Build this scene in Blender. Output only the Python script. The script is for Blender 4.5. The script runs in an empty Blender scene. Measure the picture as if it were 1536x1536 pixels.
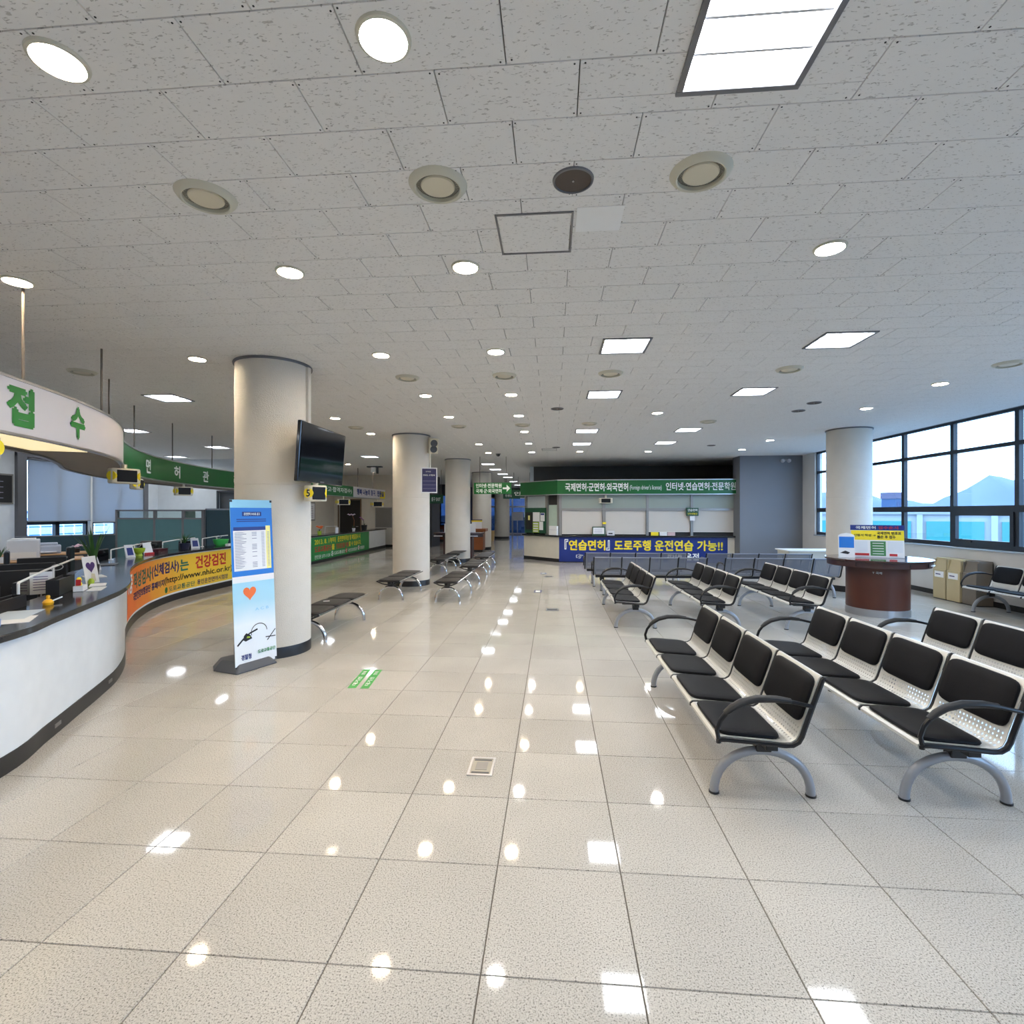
import bpy, math, random
from mathutils import Vector, Matrix
random.seed(7)
PI = math.pi
sc = bpy.context.scene
COL = sc.collection

# ------------------------------------------------------------------ camera
CAM_YAW = math.atan(62 / 768)
cam_d = bpy.data.cameras.new('camera')
cam_d.sensor_width = 36; cam_d.lens = 18; cam_d.clip_end = 1500; cam_d.clip_start = 0.05
cam = bpy.data.objects.new('camera', cam_d); COL.objects.link(cam)
cam.location = (0, 0, 1.75); cam.rotation_euler = (PI / 2, 0, CAM_YAW)
sc.camera = cam

# ------------------------------------------------------------------ sky (bright overcast) and exposure
SKY_STRENGTH = 7.5
w = bpy.data.worlds.new('overcast_sky'); sc.world = w; w.use_nodes = True
wn = w.node_tree.nodes; wl = w.node_tree.links
bg = wn['Background']; bg.inputs['Strength'].default_value = SKY_STRENGTH
tc = wn.new('ShaderNodeTexCoord'); sep = wn.new('ShaderNodeSeparateXYZ'); rmp = wn.new('ShaderNodeValToRGB')
wl.new(tc.outputs['Generated'], sep.inputs[0]); wl.new(sep.outputs['Z'], rmp.inputs[0]); wl.new(rmp.outputs[0], bg.inputs['Color'])
rmp.color_ramp.elements[0].position = 0.0; rmp.color_ramp.elements[0].color = (0.42, 0.66, 1.0, 1)
rmp.color_ramp.elements[1].position = 0.35; rmp.color_ramp.elements[1].color = (0.46, 0.69, 1.0, 1)
sc.view_settings.view_transform = 'Standard'; sc.view_settings.look = 'None'
sc.view_settings.gamma = 1.0; sc.view_settings.use_curve_mapping = False
sc.view_settings.exposure = 0.17
sc.cycles.use_light_tree = False; sc.cycles.max_bounces = 5; sc.cycles.diffuse_bounces = 4; sc.cycles.glossy_bounces = 2; sc.cycles.transmission_bounces = 4; sc.cycles.transparent_max_bounces = 8
PANEL_L = 30.0        # radiance of the fluorescent panels
DOWN_L = 215.0        # radiance of the downlights
FLOOR_Z, CEIL_Z = 0.0, 3.6

# ------------------------------------------------------------------ materials
MATS = {}
def mat(name, color, rough=0.5, metal=0.0, var=0.06, vscale=6.0, bump=0.0, bscale=60.0, emit=None, estr=0.0, spec=0.5, coat=0.0):
    if name in MATS: return MATS[name]
    m = bpy.data.materials.new(name); m.use_nodes = True
    nt = m.node_tree; b = nt.nodes['Principled BSDF']; L = nt.links
    b.inputs['Roughness'].default_value = rough; b.inputs['Metallic'].default_value = metal
    b.inputs['Specular IOR Level'].default_value = spec
    if coat: b.inputs['Coat Weight'].default_value = coat; b.inputs['Coat Roughness'].default_value = 0.05
    t = nt.nodes.new('ShaderNodeTexCoord')
    n = nt.nodes.new('ShaderNodeTexNoise'); n.inputs['Scale'].default_value = vscale; n.inputs['Detail'].default_value = 2
    L.new(t.outputs['Object'], n.inputs['Vector'])
    mx = nt.nodes.new('ShaderNodeMix'); mx.data_type = 'RGBA'
    c = Vector(color[:3])
    mx.inputs['A'].default_value = (*(c * (1 - var)), 1); mx.inputs['B'].default_value = (*[min(1, x) for x in c * (1 + var)], 1)
    L.new(n.outputs['Fac'], mx.inputs['Factor']); L.new(mx.outputs['Result'], b.inputs['Base Color'])
    if bump:
        n2 = nt.nodes.new('ShaderNodeTexNoise'); n2.inputs['Scale'].default_value = bscale; n2.inputs['Detail'].default_value = 2
        L.new(t.outputs['Object'], n2.inputs['Vector'])
        bp = nt.nodes.new('ShaderNodeBump'); bp.inputs['Strength'].default_value = bump; bp.inputs['Distance'].default_value = 0.01
        L.new(n2.outputs['Fac'], bp.inputs['Height']); L.new(bp.outputs[0], b.inputs['Normal'])
    if emit:
        b.inputs['Emission Color'].default_value = (*emit, 1); b.inputs['Emission Strength'].default_value = estr
    MATS[name] = m
    return m

def srgb(r, g, b):
    f = lambda c: c / 12.92 if c <= 0.04045 else ((c + 0.055) / 1.055) ** 2.4
    return (f(r / 255), f(g / 255), f(b / 255))

def floor_material():
    m = bpy.data.materials.new('polished_granite'); m.use_nodes = True
    nt = m.node_tree; b = nt.nodes['Principled BSDF']; L = nt.links; N = nt.nodes.new
    g = N('ShaderNodeNewGeometry')
    # per tile tone
    sn = N('ShaderNodeVectorMath'); sn.operation = 'SNAP'; sn.inputs[1].default_value = (0.6, 0.6, 10)
    off = N('ShaderNodeVectorMath'); off.operation = 'ADD'; off.inputs[1].default_value = (0.275 + 60, 0.48 + 60, 5)
    L.new(g.outputs['Position'], off.inputs[0]); L.new(off.outputs[0], sn.inputs[0])
    wnz = N('ShaderNodeTexWhiteNoise'); wnz.noise_dimensions = '3D'; L.new(sn.outputs[0], wnz.inputs['Vector'])
    tone = N('ShaderNodeMapRange'); tone.inputs['To Min'].default_value = 0.93; tone.inputs['To Max'].default_value = 1.04
    L.new(wnz.outputs['Value'], tone.inputs['Value'])
    # speckle
    n1 = N('ShaderNodeTexNoise'); n1.inputs['Scale'].default_value = 150; n1.inputs['Detail'].default_value = 2; n1.inputs['Roughness'].default_value = 0.7
    L.new(g.outputs['Position'], n1.inputs['Vector'])
    r1 = N('ShaderNodeValToRGB'); e = r1.color_ramp.elements
    e[0].position = 0.34; e[0].color = (*srgb(112, 108, 102), 1); e[1].position = 0.60; e[1].color = (*srgb(207, 202, 194), 1)
    x = e.new(0.43); x.color = (*srgb(186, 181, 173), 1)
    L.new(n1.outputs['Fac'], r1.inputs[0])
    # soft stains
    n2 = N('ShaderNodeTexNoise'); n2.inputs['Scale'].default_value = 1.3; n2.inputs['Detail'].default_value = 2
    L.new(g.outputs['Position'], n2.inputs['Vector'])
    r2 = N('ShaderNodeMapRange'); r2.inputs['From Min'].default_value = 0.35; r2.inputs['From Max'].default_value = 0.7
    r2.inputs['To Min'].default_value = 0.93; r2.inputs['To Max'].default_value = 1.03; L.new(n2.outputs['Fac'], r2.inputs['Value'])
    mu = N('ShaderNodeMath'); mu.operation = 'MULTIPLY'; L.new(tone.outputs[0], mu.inputs[0]); L.new(r2.outputs[0], mu.inputs[1])
    vm = N('ShaderNodeVectorMath'); vm.operation = 'SCALE'; L.new(r1.outputs[0], vm.inputs[0]); L.new(mu.outputs[0], vm.inputs['Scale'])
    L.new(vm.outputs[0], b.inputs['Base Color'])
    rr = N('ShaderNodeMapRange'); rr.inputs['To Min'].default_value = 0.03; rr.inputs['To Max'].default_value = 0.07
    L.new(n2.outputs['Fac'], rr.inputs['Value']); L.new(rr.outputs[0], b.inputs['Roughness'])
    b.inputs['Specular IOR Level'].default_value = 0.30
    MATS['floor'] = m; return m

def ceiling_material():
    m = bpy.data.materials.new('fissured_ceiling_board'); m.use_nodes = True
    nt = m.node_tree; b = nt.nodes['Principled BSDF']; L = nt.links; N = nt.nodes.new
    g = N('ShaderNodeNewGeometry')
    mp = N('ShaderNodeMapping'); mp.inputs['Scale'].default_value = (46, 112, 1); L.new(g.outputs['Position'], mp.inputs['Vector'])
    n1 = N('ShaderNodeTexNoise'); n1.inputs['Scale'].default_value = 1.0; n1.inputs['Detail'].default_value = 1.5
    n1.inputs['Distortion'].default_value = 0.6
    L.new(mp.outputs[0], n1.inputs['Vector'])
    r = N('ShaderNodeMapRange'); r.inputs['From Min'].default_value = 0.63; r.inputs['From Max'].default_value = 0.69
    L.new(n1.outputs['Fac'], r.inputs['Value'])
    mx = N('ShaderNodeMix'); mx.data_type = 'RGBA'; mx.inputs['A'].default_value = (*srgb(240, 238, 235), 1); mx.inputs['B'].default_value = (*srgb(198, 194, 190), 1)
    L.new(r.outputs[0], mx.inputs['Factor']); L.new(mx.outputs['Result'], b.inputs['Base Color'])
    bp = N('ShaderNodeBump'); bp.inputs['Strength'].default_value = 0.5; bp.inputs['Distance'].default_value = 0.004; bp.invert = True
    L.new(r.outputs[0], bp.inputs['Height']); L.new(bp.outputs[0], b.inputs['Normal'])
    b.inputs['Roughness'].default_value = 0.9; b.inputs['Specular IOR Level'].default_value = 0.2
    MATS['ceiling'] = m; return m

def perforated_material(name, color, u0, u1, v0, v1, pitch, rad):
    """painted steel sheet punched with round holes (UV in metres)"""
    m = bpy.data.materials.new(name); m.use_nodes = True
    nt = m.node_tree; b = nt.nodes['Principled BSDF']; L = nt.links; N = nt.nodes.new
    b.inputs['Base Color'].default_value = (*color, 1); b.inputs['Metallic'].default_value = 0.35; b.inputs['Roughness'].default_value = 0.35
    uv = N('ShaderNodeUVMap'); sp = N('ShaderNodeSeparateXYZ'); L.new(uv.outputs[0], sp.inputs[0])
    def M(op, a, c=None):
        n = N('ShaderNodeMath'); n.operation = op
        for i, q in enumerate((a, c)):
            if q is None: continue
            if isinstance(q, (int, float)): n.inputs[i].default_value = q
            else: L.new(q, n.inputs[i])
        return n.outputs[0]
    d = []
    for ax in ('X', 'Y'):
        f = M('FRACT', M('DIVIDE', sp.outputs[ax], pitch))
        q = M('SUBTRACT', f, 0.5); d.append(M('MULTIPLY', q, q))
    dist = M('SQRT', M('ADD', d[0], d[1]))
    hole = M('LESS_THAN', dist, rad / pitch)
    for ax, lo, hi in (('X', u0, u1), ('Y', v0, v1)):
        hole = M('MULTIPLY', hole, M('MULTIPLY', M('GREATER_THAN', sp.outputs[ax], lo), M('LESS_THAN', sp.outputs[ax], hi)))
    tr = N('ShaderNodeBsdfTransparent'); mix = N('ShaderNodeMixShader')
    L.new(hole, mix.inputs[0]); L.new(b.outputs[0], mix.inputs[1]); L.new(tr.outputs[0], mix.inputs[2])
    L.new(mix.outputs[0], nt.nodes['Material Output'].inputs['Surface'])
    MATS[name] = m; return m

def glass_material(name, tint, refl=0.08):
    m = bpy.data.materials.new(name); m.use_nodes = True
    nt = m.node_tree; L = nt.links; N = nt.nodes.new
    nt.nodes.remove(nt.nodes['Principled BSDF'])
    tr = N('ShaderNodeBsdfTransparent'); tr.inputs[0].default_value = (*tint, 1)
    gl = N('ShaderNodeBsdfGlossy'); gl.inputs['Roughness'].default_value = 0.02
    mix = N('ShaderNodeMixShader')
    n = N('ShaderNodeTexNoise'); n.inputs['Scale'].default_value = 3
    r = N('ShaderNodeMapRange'); r.inputs['To Min'].default_value = refl * 0.7; r.inputs['To Max'].default_value = refl * 1.3
    L.new(n.outputs['Fac'], r.inputs['Value']); L.new(r.outputs[0], mix.inputs[0])
    L.new(tr.outputs[0], mix.inputs[1]); L.new(gl.outputs[0], mix.inputs[2])
    L.new(mix.outputs[0], nt.nodes['Material Output'].inputs['Surface'])
    MATS[name] = m; return m

def gradient_material(name, stops, axis='X', lo=0.0, hi=1.0, nz=0.15, nscale=2.0, rough=0.45):
    """printed colour gradient along an object axis, mottled by noise"""
    m = bpy.data.materials.new(name); m.use_nodes = True
    nt = m.node_tree; b = nt.nodes['Principled BSDF']; L = nt.links; N = nt.nodes.new
    t = N('ShaderNodeTexCoord'); sp = N('ShaderNodeSeparateXYZ'); L.new(t.outputs['Object'], sp.inputs[0])
    r = N('ShaderNodeMapRange'); r.inputs['From Min'].default_value = lo; r.inputs['From Max'].default_value = hi
    L.new(sp.outputs[axis], r.inputs['Value'])
    n = N('ShaderNodeTexNoise'); n.inputs['Scale'].default_value = nscale; n.inputs['Detail'].default_value = 3; L.new(t.outputs['Object'], n.inputs['Vector'])
    a = N('ShaderNodeMath'); a.operation = 'MULTIPLY_ADD'; a.inputs[1].default_value = nz * 2; L.new(n.outputs['Fac'], a.inputs[0])
    s = N('ShaderNodeMath'); s.operation = 'SUBTRACT'; L.new(r.outputs[0], s.inputs[0]); s.inputs[1].default_value = nz
    L.new(s.outputs[0], a.inputs[2])
    cr = N('ShaderNodeValToRGB'); e = cr.color_ramp.elements
    e[0].position = stops[0][0]; e[0].color = (*stops[0][1], 1); e[1].position = stops[-1][0]; e[1].color = (*stops[-1][1], 1)
    for p, c in stops[1:-1]: q = e.new(p); q.color = (*c, 1)
    L.new(a.outputs[0], cr.inputs[0]); L.new(cr.outputs[0], b.inputs['Base Color']); b.inputs['Roughness'].default_value = rough
    MATS[name] = m; return m

floor_material(); ceiling_material()
WHITE = mat('white_paint', srgb(232, 231, 228), 0.55)
WALLW = mat('white_wall_paint', srgb(225, 228, 230), 0.8, bump=0.15, bscale=120)
CREAM = mat('cream_wall_paint', srgb(216, 208, 192), 0.8, bump=0.2, bscale=120)
COLM = mat('column_textured_paint', srgb(214, 208, 198), 0.85, var=0.04, bump=0.6, bscale=90)
GREYW = mat('grey_wall_panel', srgb(118, 120, 126), 0.75, var=0.05, vscale=1.2, bump=0.2, bscale=100)
SILLW = mat('pale_stone_wall', srgb(205, 202, 198), 0.7, var=0.08, vscale=2.5, bump=0.15)
UNLITW = mat('unlit_wall_tone', srgb(92, 88, 84), 0.85)  # the missing lamplight behind the kiosk is darkened into this colour
BLACK = mat('black_plastic', (0.012, 0.012, 0.014), 0.4)
BLACKG = mat('black_gloss', (0.008, 0.008, 0.010), 0.08, spec=0.6)
GRANITE = mat('black_granite_top', (0.02, 0.021, 0.024), 0.12, var=0.4, vscale=60)
PLINTH = mat('black_plinth', (0.014, 0.014, 0.015), 0.35)
LEATHER = mat('black_vinyl', (0.004, 0.004, 0.006), 0.5, spec=0.16, bump=0.25, bscale=260)
BROWNV = mat('dark_brown_vinyl', (0.012, 0.010, 0.010), 0.42, spec=0.35, bump=0.25, bscale=260)
FRAMEB = mat('black_painted_steel', (0.008, 0.008, 0.010), 0.3, spec=0.4)
LEGM = mat('grey_painted_steel', srgb(162, 165, 172), 0.3, metal=0.35)
CHROME = mat('chrome', (0.75, 0.75, 0.77), 0.10, metal=1.0, var=0.02)
STEEL = mat('brushed_steel', (0.60, 0.60, 0.62), 0.3, metal=1.0, bump=0.05, bscale=200)
ALU = mat('aluminium_frame', srgb(150, 148, 145), 0.35, metal=0.7)
SILV = mat('silver_shell', srgb(216, 214, 208), 0.35, metal=0.3)
DFRAME = mat('dark_window_frame', srgb(28, 34, 44), 0.4)
GREEN = mat('sign_green', srgb(8, 98, 38), 0.3, var=0.04)
DGREEN = mat('notice_green', srgb(20, 74, 48), 0.5)
LGREEN = mat('letter_green', srgb(34, 132, 52), 0.5)
YEL = mat('yellow_print', srgb(250, 224, 40), 0.5)
RED = mat('red_print', srgb(196, 40, 44), 0.5)
NAVY = mat('navy_print', srgb(14, 42, 122), 0.4, var=0.05)
NAVYD = mat('dark_navy_print', srgb(38, 40, 90), 0.5)
LETW = mat('white_lettering', srgb(240, 242, 240), 0.5)
LETB = mat('black_lettering', srgb(25, 24, 28), 0.5)
LETP = mat('navy_lettering', srgb(44, 38, 100), 0.5)
LETT = mat('teal_lettering', srgb(30, 110, 96), 0.5)
PAPER = mat('paper', srgb(238, 238, 240), 0.7, var=0.03)
WOOD = mat('red_brown_wood', srgb(98, 46, 28), 0.35, var=0.22, vscale=4, coat=0.3)
WOODD = mat('dark_brown_wood', srgb(62, 34, 30), 0.3, var=0.2, vscale=4, coat=0.3)
WOODL = mat('light_wood_desk', srgb(206, 160, 112), 0.45, var=0.12, vscale=5)
WOODO = mat('orange_brown_wood', srgb(140, 78, 40), 0.4, var=0.2, vscale=4)
TEAL = mat('teal_fabric', srgb(88, 126, 130), 0.9, bump=0.2, bscale=300)
TEALD = mat('dark_teal_fabric', srgb(54, 76, 84), 0.9, bump=0.2, bscale=300)
BLIND = mat('roller_blind_fabric', srgb(196, 204, 214), 0.85, var=0.02, vscale=1.0)
_n = BLIND.node_tree; _t = _n.nodes.new('ShaderNodeBsdfTranslucent'); _t.inputs[0].default_value = (*srgb(176, 186, 196), 1); _m = _n.nodes.new('ShaderNodeMixShader'); _m.inputs[0].default_value = 0.35
_n.links.new(_n.nodes['Principled BSDF'].outputs[0], _m.inputs[1]); _n.links.new(_t.outputs[0], _m.inputs[2]); _n.links.new(_m.outputs[0], _n.nodes['Material Output'].inputs['Surface'])
SHADE = mat('cream_shade_fabric', srgb(206, 201, 194), 0.85, var=0.03, vscale=1.5)
GLASSG = mat('frosted_panel', srgb(150, 160, 152), 0.35, var=0.05, vscale=1.5)
BEIGE = mat('beige_plastic', srgb(214, 206, 184), 0.45)
TAN = mat('tan_cardboard_board', srgb(192, 176, 138), 0.65)
TAUPE = mat('taupe_bin', srgb(120, 110, 98), 0.6)
GREYP = mat('grey_plastic', srgb(74, 76, 82), 0.45)
PRINTER = mat('printer_plastic', srgb(214, 216, 220), 0.45)
LEAF = mat('leaf', srgb(52, 92, 38), 0.5, var=0.3)
LEAFD = mat('dark_leaf', srgb(34, 66, 30), 0.5, var=0.3)
POTT = mat('tan_pot', srgb(178, 150, 96), 0.5)
RING = mat('cream_metal_ring', srgb(206, 202, 184), 0.45)
DISC = mat('cream_metal_disc', srgb(216, 208, 186), 0.45)
GAP = mat('dark_gap', srgb(48, 48, 46), 0.7)  # recess darkness as a colour; the ceiling screws share it
ROD = mat('dull_rod', srgb(112, 104, 94), 0.4, metal=0.5)
GRILLE = mat('brown_grille', srgb(76, 66, 60), 0.6)
PFRAME = mat('light_frame_metal', srgb(120, 120, 124), 0.4, metal=0.5)
GROUT = mat('grout', srgb(96, 88, 78), 0.8)
CSLAB = mat('ceiling_slab', srgb(120, 116, 112), 0.9)
SCREEN = mat('screen_black', (0.006, 0.007, 0.010), 0.06, spec=0.6)
ORANGE = mat('orange_print', srgb(236, 112, 48), 0.5)
LIME = mat('lime_plastic', srgb(170, 196, 50), 0.45)
PURP = mat('purple_print', srgb(72, 44, 112), 0.5)
SKYB = mat('light_blue_print', srgb(150, 208, 236), 0.5)
MIDB = mat('mid_blue_print', srgb(26, 116, 206), 0.45)
PALEY = mat('pale_yellow_print', srgb(248, 238, 150), 0.5)
GREYT = mat('grey_print_lines', srgb(150, 150, 172), 0.6)
SILL = mat('metal_sill', srgb(190, 200, 212), 0.25, metal=0.4)
PERF = perforated_material('perforated_silver_sheet', srgb(214, 212, 206), 0.03, 0.53, 0.37, 0.56, 0.028, 0.0078)
PERF2 = perforated_material('perforated_grey_sheet', srgb(128, 134, 148), 0.04, 0.52, 0.05, 0.84, 0.030, 0.0088)
GLASS = glass_material('window_glass', (0.93, 0.97, 1.0), 0.06)
GLASS2 = glass_material('partition_glass', (0.85, 0.93, 0.92), 0.10)
GLASS3 = glass_material('blue_entrance_glass', (0.09, 0.13, 0.20), 0.12)
def lamp_mat(name, col, st):
    m = mat(name, (0.9, 0.9, 0.9), 0.5, emit=col, estr=st)
    m.cycles.emission_sampling = 'FRONT'
    return m
L_PANEL = lamp_mat('fluorescent_diffuser', (0.90, 0.95, 1.0), PANEL_L)
L_WARM = lamp_mat('warm_lamp', (1.0, 0.83, 0.60), DOWN_L)
L_WHITE = lamp_mat('white_lamp', (1.0, 0.97, 0.93), DOWN_L)
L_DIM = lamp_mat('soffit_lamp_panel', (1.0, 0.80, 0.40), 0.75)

# ------------------------------------------------------------------ geometry helpers
class MB:
    def __init__(self): self.v = []; self.f = []; self.m = []; self.uv = {}
    def add(self, vs, fs, mi=0):
        o = len(self.v); self.v += [tuple(x) for x in vs]
        for f in fs: self.f.append([o + i for i in f]); self.m.append(mi)
        return self
    def box(self, x0, x1, y0, y1, z0, z1, mi=0):
        if x0 > x1: x0, x1 = x1, x0
        if y0 > y1: y0, y1 = y1, y0
        return self.add([(x0,y0,z0),(x1,y0,z0),(x1,y1,z0),(x0,y1,z0),(x0,y0,z1),(x1,y0,z1),(x1,y1,z1),(x0,y1,z1)],
            [(3,2,1,0),(4,5,6,7),(0,1,5,4),(1,2,6,5),(2,3,7,6),(3,0,4,7)], mi)
    def prism(self, poly, z0, z1, mi=0, top_scale=1.0, c=None):
        n = len(poly); c = c or (sum(p[0] for p in poly)/n, sum(p[1] for p in poly)/n)
        vs = [(x, y, z0) for x, y in poly] + [(c[0]+(x-c[0])*top_scale, c[1]+(y-c[1])*top_scale, z1) for x, y in poly]
        fs = [tuple(range(n-1, -1, -1)), tuple(range(n, 2*n))] + [(i, (i+1)%n, n+(i+1)%n, n+i) for i in range(n)]
        return self.add(vs, fs, mi)
    def cyl(self, x, y, z0, z1, r, n=24, r2=None, mi=0):
        r2 = r if r2 is None else r2
        vs = [(x+r*math.cos(2*PI*i/n), y+r*math.sin(2*PI*i/n), z0) for i in range(n)] + [(x+r2*math.cos(2*PI*i/n), y+r2*math.sin(2*PI*i/n), z1) for i in range(n)]
        return self.add(vs, [tuple(range(n-1,-1,-1)), tuple(range(n,2*n))] + [(i,(i+1)%n,n+(i+1)%n,n+i) for i in range(n)], mi)
    def lathe(self, prof, x=0, y=0, n=28, mi=0):
        k = len(prof); vs = []; fs = []
        for r, z in prof: vs += [(x+r*math.cos(2*PI*i/n), y+r*math.sin(2*PI*i/n), z) for i in range(n)]
        for j in range(k-1):
            for i in range(n): fs.append((j*n+i, j*n+(i+1)%n, (j+1)*n+(i+1)%n, (j+1)*n+i))
        if prof[0][0] > 1e-5: fs.append(tuple(range(n-1,-1,-1)))
        if prof[-1][0] > 1e-5: fs.append(tuple((k-1)*n+i for i in range(n)))
        return self.add(vs, fs, mi)
    def tube(self, pts, r, n=8, mi=0, sx=1.0):
        pts = [Vector(p) for p in pts]; k = len(pts); vs = []
        up = None
        for i, p in enumerate(pts):
            t = (pts[min(i+1,k-1)] - pts[max(i-1,0)]).normalized()
            if up is None:
                up = Vector((0,0,1)) if abs(t.z) < 0.9 else Vector((1,0,0))
            a = t.cross(up).normalized(); b = a.cross(t).normalized(); up = b
            rr = r[i] if isinstance(r, (list, tuple)) else r
            for j in range(n):
                q = 2*PI*j/n; vs.append(p + a*rr*sx*math.cos(q) + b*rr*math.sin(q))
        fs = [(i*n+j, i*n+(j+1)%n, (i+1)*n+(j+1)%n, (i+1)*n+j) for i in range(k-1) for j in range(n)]
        fs += [tuple(range(n-1,-1,-1)), tuple((k-1)*n+j for j in range(n))]
        return self.add(vs, fs, mi)
    def bar(self, a, b, wx, wy=None, mi=0):
        return self.tube([a, b], max(wx, 1e-4), 4, mi)
    def obox(self, cx, cy, z0, z1, lx, ly, rot, mi=0):
        c, s = math.cos(rot), math.sin(rot)
        P = [(cx+c*x-s*y, cy+s*x+c*y) for x, y in ((-lx/2,-ly/2),(lx/2,-ly/2),(lx/2,ly/2),(-lx/2,ly/2))]
        return self.prism(P, z0, z1, mi)
    def build(self, name, mats, parent=None, smooth=False, bevel=0.0, loc=None, kind=None, bseg=2):
        me = bpy.data.meshes.new(name); me.from_pydata(self.v, [], self.f)
        if not isinstance(mats, (list, tuple)): mats = [mats]
        for m in mats: me.materials.append(m)
        if any(self.m): me.polygons.foreach_set('material_index', self.m)
        if smooth:
            me.polygons.foreach_set('use_smooth', [True]*len(me.polygons)); me.set_sharp_from_angle(angle=math.radians(38))
        me.update()
        o = bpy.data.objects.new(name, me); COL.objects.link(o)
        if parent: o.parent = parent
        if loc: o.location = loc
        if bevel:
            bv = o.modifiers.new('bevel', 'BEVEL'); bv.width = bevel; bv.segments = bseg; bv.limit_method = 'ANGLE'
        if kind: o['kind'] = kind
        return o

def tag(o, label, cat, group=None):
    o['label'] = label; o['category'] = cat
    if group: o['group'] = group
    return o
def thing(name, label, cat, loc=(0,0,0), rz=0.0, group=None):
    o = bpy.data.objects.new(name, None); COL.objects.link(o); o.empty_display_size = 0.1
    o.location = loc; o.rotation_euler = (0,0,rz)
    return tag(o, label, cat, group)
def struct(o): o['kind'] = 'structure'; return o
def dup(root, loc, rz=0.0, label=None):
    r = root.copy(); COL.objects.link(r); r.location = loc; r.rotation_euler = (0,0,rz)
    if label: r['label'] = label
    for ch in root.children:
        c = ch.copy(); COL.objects.link(c); c.parent = r
        for g in ch.children:
            d = g.copy(); COL.objects.link(d); d.parent = c
    return r

TEXTS = []
def place_text(s, m, parent, fn, width, height, name='lettering', bold=0.02):
    """fn(a, b) maps text coordinates in metres (a along, b up) to a 3D point; the glyphs are filled in at the end"""
    me = bpy.data.meshes.new(name); me.materials.append(m)
    o = bpy.data.objects.new(name, me); COL.objects.link(o); o.parent = parent
    TEXTS.append((me, s, fn, width, height, bold))
    return o
def fill_texts():
    """all strings are set in one text block, one per line, converted once and cut up by line"""
    strings = sorted({t[1] for t in TEXTS}); SP = 4.0
    cu = bpy.data.curves.new('lettering_source', 'FONT'); ob = bpy.data.objects.new('lettering_source', cu)
    ts = bpy.data.scenes.new('lettering_scratch'); ts.collection.objects.link(ob)
    cu.body = '\n'.join(strings); cu.resolution_u = 3; cu.space_line = SP
    with bpy.context.temp_override(scene=ts, view_layer=ts.view_layers[0]):
        dg = bpy.context.evaluated_depsgraph_get(); dg.update()
        src = bpy.data.meshes.new_from_object(ob.evaluated_get(dg))
    line = [round((0.35 - v.co.y) / SP) for v in src.vertices]
    V = [[] for _ in strings]; F = [[] for _ in strings]; idx = []
    for v, k in zip(src.vertices, line): idx.append(len(V[k])); V[k].append((v.co.x, v.co.y + SP * k))
    for p in src.polygons:
        k = line[p.vertices[0]]; F[k].append([idx[i] for i in p.vertices])
    for me, s, fn, width, height, bold in TEXTS:
        k = strings.index(s); vs, fs = V[k], F[k]
        x0 = min(v[0] for v in vs); x1 = max(v[0] for v in vs); y0 = min(v[1] for v in vs); y1 = max(v[1] for v in vs)
        kx = width / (x1 - x0); ky = height / (y1 - y0); av = []; af = []
        p0 = Vector(fn(0, 0)); nn = (Vector(fn(1e-3, 0)) - p0).cross(Vector(fn(0, 1e-3)) - p0).normalized()
        for q, (dx, dy) in enumerate(((0, 0),) if bold < 0.005 else ((-bold, 0), (bold, 0), (0, bold), (0, -bold))):
            n = len(av); av += [tuple(Vector(fn((x + dx - x0) * kx, (y + dy - y0) * ky)) + nn * (0.0006 * q)) for x, y in vs]; af += [[n + i for i in f] for f in fs]
        me.from_pydata(av, [], af); me.update()
    bpy.data.meshes.remove(src); bpy.data.objects.remove(ob); bpy.data.curves.remove(cu); bpy.data.scenes.remove(ts)
def plane_fn(origin, ax, up):
    o = Vector(origin); a = Vector(ax).normalized(); u = Vector(up).normalized()
    return lambda p, q: tuple(o + a*p + u*q)

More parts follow.
